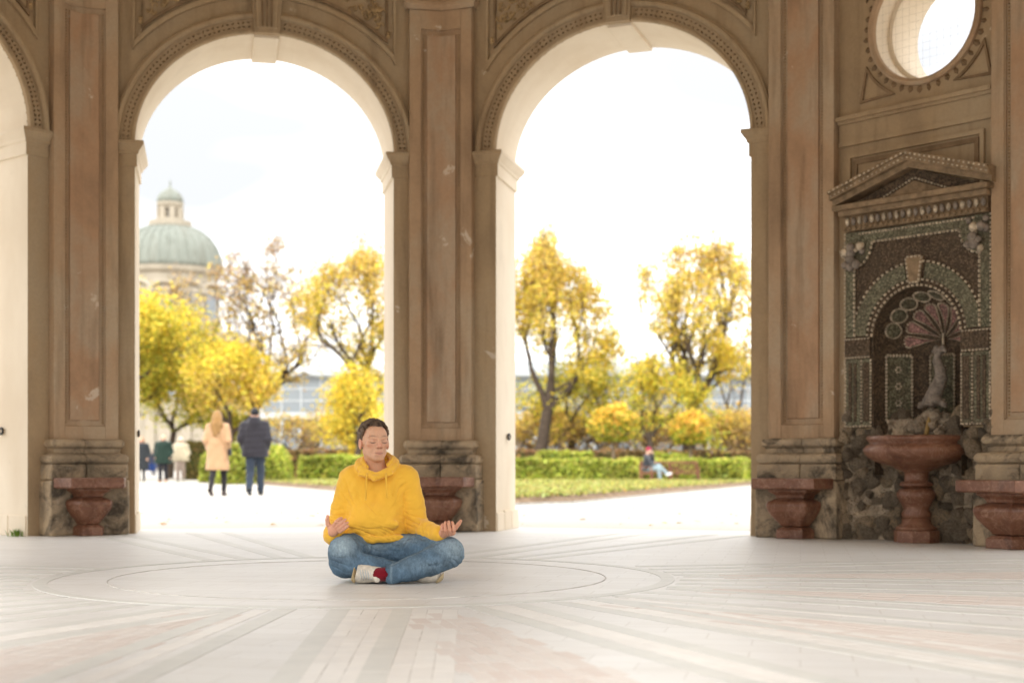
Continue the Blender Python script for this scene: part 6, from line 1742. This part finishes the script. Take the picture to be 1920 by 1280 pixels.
def standing(label, loc, rz, H=1.75, coat=(0.1, 0.1, 0.1), coat_hem=0.8, hemw=0.22, bulk=1.0, trousers=(0.03, 0.03, 0.04), shoes=(0.04, 0.03, 0.03), hair='short', hair_c=(0.08, 0.05, 0.03), stride=0.12, puffer=False, pockets=True, hood=False, belt=False, tights=False, skin=(0.55, 0.33, 0.24)):
    root = person_root(label, loc, rz); k = H/1.75; vx = 0.0115
    def sc_(p): return tuple(q*k for q in p)
    F = lambda: Field((-0.46*k, -0.36*k, 0.0), (0.46*k, 0.36*k, 1.82*k), vx)
    sh = 0.185*bulk
    if pockets: arms = [[(s*sh, 0.0, 1.41), (s*(sh+0.055*bulk), 0.05, 1.14), (s*(sh+0.03), -0.07, 0.97)] for s in (-1, 1)]
    else: arms = [[(s*sh, 0.0, 1.41), (s*(sh+0.05), 0.02, 1.14), (s*(sh+0.06), -0.06*s, 0.90)] for s in (-1, 1)]
    legs = [[(-0.085, 0, 0.90), (-0.09, -stride*0.9, 0.50), (-0.09, -stride*0.9, 0.075)], [(0.085, 0, 0.90), (0.085, stride*0.15, 0.50), (0.08, stride*1.5, 0.10)]]
    f = F()
    f.ell(sc_((0, -0.015, 1.625)), sc_((0.076, 0.092, 0.118)), 0.02); f.ell(sc_((0, -0.10, 1.61)), sc_((0.014, 0.022, 0.02)), 0.01)
    for s in (-1, 1): f.ell(sc_((s*0.078, 0.0, 1.615)), sc_((0.012, 0.02, 0.03)), 0.01)
    f.cone(sc_((0, 0, 1.56)), sc_((0, 0.02, 1.42)), 0.055*k, 0.06*k, 0.03); f.cone(sc_((0, 0, 1.36)), sc_((0, 0, 0.95)), 0.115*k, 0.12*k, 0.04)
    for a in arms:
        f.chain([(*sc_(a[0]), 0.05*k), (*sc_(a[1]), 0.04*k), (*sc_(a[2]), 0.03*k)], 0.02)
        hx = Vector(sc_(a[2])); f.ell(tuple(hx+Vector((0, -0.02, -0.05))), (0.035*k, 0.03*k, 0.055*k), 0.02)
        for q in range(4): f.cone(tuple(hx+Vector((0.018*(q-1.5), -0.03, -0.085))), tuple(hx+Vector((0.016*(q-1.5), -0.035, -0.125))), 0.0105, 0.009, 0.006)
    for l in legs: f.chain([(*sc_(l[0]), 0.08*k), (*sc_(l[1]), 0.05*k), (*sc_(l[2]), 0.036*k)], 0.02)
    me, V = f.mesh('person_body', 1); set_colour(me, np.tile(np.array(skin), (len(V), 1))); put('body', me, M['skin'], root, local=True)
    f = F(); tr = 0.03 if not tights else 0.012
    for l in legs: f.chain([(*sc_(l[0]), (0.085+tr)*k), (*sc_(l[1]), (0.052+tr)*k), (*sc_((l[2][0], l[2][1], l[2][2]+0.02)), (0.036+tr)*k)], 0.03)
    f.ell(sc_((0, 0, 0.94)), sc_((0.16, 0.12, 0.10)), 0.04)
    f.warp(lambda X, Y, Z: 0.004*np.sin(Z*38+X*20))
    put('trousers', f.mesh('trousers', 1)[0], cloth('trouser_cloth', trousers), root, local=True)
    f = F()
    for s in (-1, 1): f.cone(sc_((s*0.075*bulk, 0, 1.37)), sc_((s*(hemw-0.115), 0, coat_hem+0.02)), 0.125*k*bulk, 0.125*k*bulk, 0.06)
    f.cone(sc_((0, 0.0, 1.36)), sc_((0, 0.0, coat_hem+0.02)), 0.125*k*bulk, 0.13*k*bulk, 0.06)
    f.cone(sc_((-sh+0.02, 0.01, 1.43)), sc_((sh-0.02, 0.01, 1.43)), 0.065*k, 0.065*k, 0.05)
    for a in arms: f.chain([(*sc_(a[0]), 0.075*k*bulk), (*sc_(a[1]), 0.068*k*bulk), (*sc_(a[2]), 0.052*k*bulk)], 0.03)
    if hood:
        for t in range(13):
            a = math.pi*2*t/12; f.ell(sc_((0.085*math.sin(a), 0.045-0.09*math.cos(a), 1.505+0.02*math.cos(a)*-1)), sc_((0.05, 0.05, 0.045)), 0.03)
        f.ell(sc_((0, 0.12, 1.45)), sc_((0.11, 0.06, 0.10)), 0.04)
    if belt: f.cone(sc_((-0.17, 0, 1.06)), sc_((0.17, 0, 1.06)), 0.02, 0.02, 0.01)
    hz_ = (coat_hem)*k
    f.plane_cut((0, 0, hz_), (0, 0, -1))
    if puffer: f.warp(lambda X, Y, Z: -0.008*np.abs(np.sin(Z*27/k+X*2.0)))
    else: f.warp(lambda X, Y, Z: 0.006*np.sin(X*26+Z*7)*np.sin(Z*13+Y*18))
    ct_ = put('coat', f.mesh('coat', 1)[0], cloth('coat_cloth', coat, 0.14, 60, 0.5, 0.8), root, local=True)
    for l in legs:
        f = F(); p = Vector(sc_((l[2][0], l[2][1], 0.0)))
        back = l[2][1] > 0.01
        f.cone(tuple(p+Vector((0, 0.05, 0.055 if not back else 0.13))), tuple(p+Vector((0, -0.12, 0.04))), 0.045*k, 0.04*k, 0.02)
        f.plane_cut((0, 0, 0.008), (0, 0, -1))
        put('shoe', f.mesh('shoe', 1)[0], cloth('shoe_leather', shoes, 0.2), root, local=True)
    f = F()
    if hair in ('beanie', 'cap'):
        f.ell(sc_((0, 0.0, 1.66)), sc_((0.088, 0.102, 0.10)), 0.02); f.plane_cut(sc_((0, 0, 1.625)), (0, -0.25, -1)); nm = 'beanie'
    else:
        f.ell(sc_((0, 0.012, 1.65)), sc_((0.088, 0.098, 0.108)), 0.02); f.ell(sc_((0, -0.10, 1.59)), sc_((0.068, 0.07, 0.11)), 0.02, 'sub'); nm = 'hair'
        if hair == 'long':
            f.chain([(*sc_((-0.055, 0.05, 1.60)), 0.06), (*sc_((-0.075, 0.10, 1.45)), 0.055), (*sc_((-0.06, 0.13, 1.30)), 0.03)], 0.04)
            f.chain([(*sc_((0.055, 0.05, 1.60)), 0.06), (*sc_((0.075, 0.10, 1.45)), 0.055), (*sc_((0.05, 0.13, 1.26)), 0.03)], 0.04)
            f.cone(sc_((0, 0.08, 1.58)), sc_((0.01, 0.135, 1.24)), 0.07, 0.035, 0.04)
            f.warp(lambda X, Y, Z: 0.006*np.sin(X*110+Z*9))
        elif hair == 'short': f.plane_cut(sc_((0, 0, 1.56)), (0, -0.5, -1))
    put(nm, f.mesh(nm, 1)[0], cloth('hair_strands' if nm == 'hair' else 'knit_hat', hair_c, 0.25, 60, 0.5, 0.7), root, local=True)
    return root, ct_

def at(x, Y): return (gx(x, Y), Y, -0.02)
w1, c1 = standing('blonde person in long camel coat walking away with shoulder bag', at(408, 29.4), rad(178), 1.77, (0.42, 0.255, 0.14), 0.535, 0.235, 0.97, (0.02, 0.018, 0.018), (0.05, 0.03, 0.025), 'long', (0.25, 0.14, 0.05), 0.19, pockets=True, belt=True, tights=True)
mb = MB(); mb.box((-0.29, -0.06, 0.84), (-0.24, 0.10, 0.98)); bag = bevel(mb.build('shoulder_bag', cloth('black_leather', (0.015, 0.014, 0.014), 0.1), None), 0.02)
bag.location = w1.location; bag.rotation_euler = w1.rotation_euler; tag(bag, 'small black shoulder bag at the hip of the camel coat', 'bag')
mb = MB(); mb.tube([(0.10, 0.10, 1.46), (0.02, 0.155, 1.35), (-0.10, 0.165, 1.18), (-0.24, 0.10, 0.98)], 0.012, None, 5); mb.build('strap', cloth('tan_strap', (0.35, 0.21, 0.10)), bag, local=True)
standing('person in dark navy puffer jacket, jeans and black cap walking away', at(478, 30.0), rad(181), 1.84, (0.026, 0.024, 0.030), 0.78, 0.24, 1.13, (0.028, 0.038, 0.056), (0.02, 0.02, 0.02), 'cap', (0.012, 0.012, 0.014), 0.16, puffer=True, hood=True)
standing('person in long charcoal quilted coat walking towards us by the left pier', at(265, 51.5), rad(4), 1.66, (0.025, 0.028, 0.031), 0.50, 0.26, 1.12, (0.015, 0.015, 0.018), (0.05, 0.05, 0.03), 'long', (0.40, 0.20, 0.08), 0.08, puffer=True, tights=True)
standing('person in dark green parka walking towards us on the path', at(306, 51.5), rad(-3), 1.72, (0.013, 0.028, 0.020), 0.70, 0.29, 1.25, (0.015, 0.015, 0.02), (0.40, 0.18, 0.08), 'short', (0.55, 0.42, 0.26), 0.08, hood=True)
standing('person in cream jacket and pale trousers beside the green parka', at(339, 52.5), rad(-6), 1.66, (0.46, 0.39, 0.27), 0.82, 0.30, 1.22, (0.36, 0.28, 0.23), (0.45, 0.47, 0.40), 'cap', (0.66, 0.60, 0.48), 0.09)
standing('person in long white coat far back behind the cream jacket', at(351, 72.0), rad(170), 1.50, (0.38, 0.38, 0.38), 0.42, 0.30, 1.05, (0.35, 0.25, 0.2), (0.10, 0.08, 0.07), 'short', (0.03, 0.025, 0.02), 0.08)
standing('person in black jacket far back between the charcoal coat and green parka', at(288, 78.0), rad(8), 1.45, (0.03, 0.032, 0.04), 0.55, 0.32, 1.25, (0.03, 0.035, 0.06), (0.05, 0.05, 0.05), 'short', (0.02, 0.018, 0.016), 0.08)
mb = MB()
mb.rings([[Vector((gx(282, 77.2)+0.30*a*c, 77.2+0.14*b_*c, z)) for a, b_ in ((-1,-1),(1,-1),(1,1),(-1,1))] for c, z in ((0.85, 0.28), (1.0, 0.34), (1.0, 0.62), (0.9, 0.70))])
mb.tube([(gx(282, 77.2)-0.15, 77.2, 0.70), (gx(282, 77.2)-0.12, 77.2, 0.92), (gx(282, 77.2)+0.12, 77.2, 0.92), (gx(282, 77.2)+0.15, 77.2, 0.70)], 0.02, None, 5)
tag(bevel(mb.build('tote_bag', cloth('blue_canvas', (0.012, 0.03, 0.11))), 0.03), 'blue bag carried beside the far person in black', 'bag')

# ---------------------------------------------------------------- wooden park benches and the seated visitor
M['wood'] = simple('reddish_teak', (0.19, 0.085, 0.045), 0.75, 0.3, 0.25, 5, 30, 0.3, 0.01)
def park_bench(label, loc, rz, L=1.5, k=0.86):
    root = empty('park_bench', loc, rz); tag(root, label, 'bench', 'wooden park benches')
    def part(name, lo, hi, Mx=None):
        mb = MB(); mb.box([q*k for q in lo], [q*k for q in hi], Mx); return bevel(mb.build(name, M['wood'], root, local=True), 0.006)
    for s in (-1, 1):
        x = s*(L/2-0.04)
        part('leg', (x-0.035, -0.25, 0), (x+0.035, -0.18, 0.63)); part('leg', (x-0.035, 0.20, 0), (x+0.035, 0.27, 0.90))
        part('armrest', (x-0.045, -0.28, 0.63), (x+0.045, 0.22, 0.665)); part('side_rail', (x-0.025, -0.18, 0.36), (x+0.025, 0.20, 0.42)); part('stretcher', (x-0.02, -0.18, 0.12), (x+0.02, 0.20, 0.17))
    for q in range(6): part('seat_slat', (-L/2+0.01, -0.25+0.082*q, 0.425), (L/2-0.01, -0.25+0.082*q+0.068, 0.45))
    part('top_rail', (-L/2+0.07, 0.205, 0.82), (L/2-0.07, 0.255, 0.90)); part('lower_rail', (-L/2+0.07, 0.21, 0.50), (L/2-0.07, 0.25, 0.55)); part('front_rail', (-L/2+0.07, -0.235, 0.36), (L/2-0.07, -0.205, 0.42))
    n = int(L/0.13)
    for q in range(n):
        x = -L/2+0.13+(L-0.26)*q/(n-1); part('back_slat', (x-0.022, 0.22, 0.55), (x+0.022, 0.24, 0.82))
park_bench('wooden bench seen from its end, with the seated visitor on it', (gx(1213, 50.6), 50.6, -0.02), rad(82), 1.9)
park_bench('empty wooden bench facing us under the pale-stemmed ball tree', (gx(1283, 52.4), 52.4, -0.02), rad(4), 1.25)
park_bench('empty wooden bench seen at an angle behind the legs of the seated visitor', (gx(1247, 52.8), 52.8, -0.02), rad(38), 1.1)

def seated():
    k = 0.98
    root = person_root('seated visitor in crimson beanie, dark jacket and pale jeans, legs crossed', (gx(1216, 50.5), 50.5, -0.02), rad(84))
    F = lambda: Field((-0.42, -0.95, 0.0), (0.42, 0.40, 1.35), 0.0115)
    S_ = lambda p: tuple(q*k for q in p)
    hips = 0.50
    legsA = [(-0.09, 0.08, hips), (-0.10, -0.36, 0.53), (-0.10, -0.42, 0.09)]; legsB = [(0.09, 0.08, hips), (0.02, -0.36, 0.62), (-0.02, -0.66, 0.34)]
    f = F(); f.ell(S_((0, -0.02, 1.17)), S_((0.076, 0.095, 0.118)), 0.02); f.cone(S_((0, 0.03, 1.10)), S_((0, 0.05, 0.98)), 0.05, 0.055, 0.02); f.cone(S_((0, 0.07, 0.92)), S_((0, 0.08, 0.52)), 0.10, 0.12, 0.03)
    f.chain([(*S_((-0.19, 0.05, 0.92)), 0.045), (*S_((-0.24, -0.08, 0.70)), 0.038), (*S_((-0.10, -0.22, 0.74)), 0.03)], 0.02)
    f.chain([(*S_((0.19, 0.05, 0.92)), 0.045), (*S_((0.22, -0.16, 0.80)), 0.038), (*S_((0.06, -0.15, 1.06)), 0.03)], 0.02)
    for c in ((-0.09, -0.24, 0.75), (0.05, -0.145, 1.09)): f.ell(S_(c), (0.035, 0.03, 0.045), 0.015)
    f.chain([(*S_(p), r) for p, r in zip(legsA, (0.07, 0.05, 0.036))], 0.02); f.chain([(*S_(p), r) for p, r in zip(legsB, (0.07, 0.05, 0.036))], 0.02)
    me, V = f.mesh('person_body', 1); set_colour(me, np.tile(np.array((0.58, 0.36, 0.27)), (len(V), 1))); put('body', me, M['skin'], root, local=True)
    f = F(); f.ell(S_((0, 0.08, 0.53)), S_((0.18, 0.15, 0.12)), 0.03); f.chain([(*S_(p), r) for p, r in zip(legsA, (0.095, 0.075, 0.055))], 0.03); f.chain([(*S_(p), r) for p, r in zip(legsB, (0.095, 0.075, 0.055))], 0.03)
    put('jeans', f.mesh('jeans', 1)[0], cloth('pale_denim', (0.25, 0.32, 0.345), 0.15), root, local=True)
    f = F()
    for s in (-1, 1): f.cone(S_((s*0.08, 0.06, 0.90)), S_((s*0.09, 0.07, 0.56)), 0.125, 0.125, 0.05)
    f.chain([(*S_((-0.19, 0.05, 0.92)), 0.072), (*S_((-0.24, -0.08, 0.70)), 0.062), (*S_((-0.13, -0.19, 0.73)), 0.05)], 0.03); f.chain([(*S_((0.19, 0.05, 0.92)), 0.072), (*S_((0.22, -0.16, 0.80)), 0.062), (*S_((0.08, -0.155, 1.01)), 0.05)], 0.03)
    f.ell(S_((0, 0.08, 0.98)), S_((0.11, 0.09, 0.06)), 0.03)
    put('jacket', f.mesh('jacket', 1)[0], cloth('mottled_dark_knit', (0.04, 0.043, 0.05), 0.5, 40, 0.6), root, local=True)
    f = F(); f.ell(S_((0, 0.0, 1.21)), S_((0.09, 0.105, 0.10)), 0.02); f.plane_cut(S_((0, 0, 1.17)), (0, -0.2, -1)); put('beanie', f.mesh('beanie', 1)[0], cloth('crimson_beanie_knit', (0.26, 0.015, 0.05), 0.2), root, local=True)
    for a, b in (((-0.10, -0.40, 0.05), (-0.10, -0.56, 0.04)), ((-0.02, -0.66, 0.30), (-0.02, -0.80, 0.34))):
        f = F(); f.cone(S_(a), S_(b), 0.052, 0.042, 0.02); put('shoe', f.mesh('shoe', 1)[0], cloth('white_trainer', (0.70, 0.70, 0.68), 0.05), root, local=True)
seated()

# ---------------------------------------------------------------- small growth at the pier foot
rng = np.random.default_rng(77)
mb = MB(); b0 = BAYS[0]; base = b0.pt(ARCH[0][1]-0.06, 0, -0.10)
for q in range(46):
    a = rng.uniform(0, 6.28); l = rng.uniform(0.03, 0.075); w = 0.004; p = base+Vector((rng.normal(0, 0.03), rng.normal(0, 0.03), 0))
    tip = p+Vector((math.cos(a)*l*0.6, math.sin(a)*l*0.6, l)); sd_ = Vector((-math.sin(a), math.cos(a), 0))*w
    mb.add([p-sd_, p+sd_, (p+tip)/2+sd_*1.2+Vector((0, 0, l*0.2)), tip, (p+tip)/2-sd_*1.2+Vector((0, 0, l*0.2))], [(0, 1, 2, 3, 4)])
tag(mb.build('weed_tuft', simple('weed_green', (0.12, 0.20, 0.02), 0.7, 0.3, 0.3)), 'small tuft of green weeds at the foot of the leftmost jamb', 'weeds')
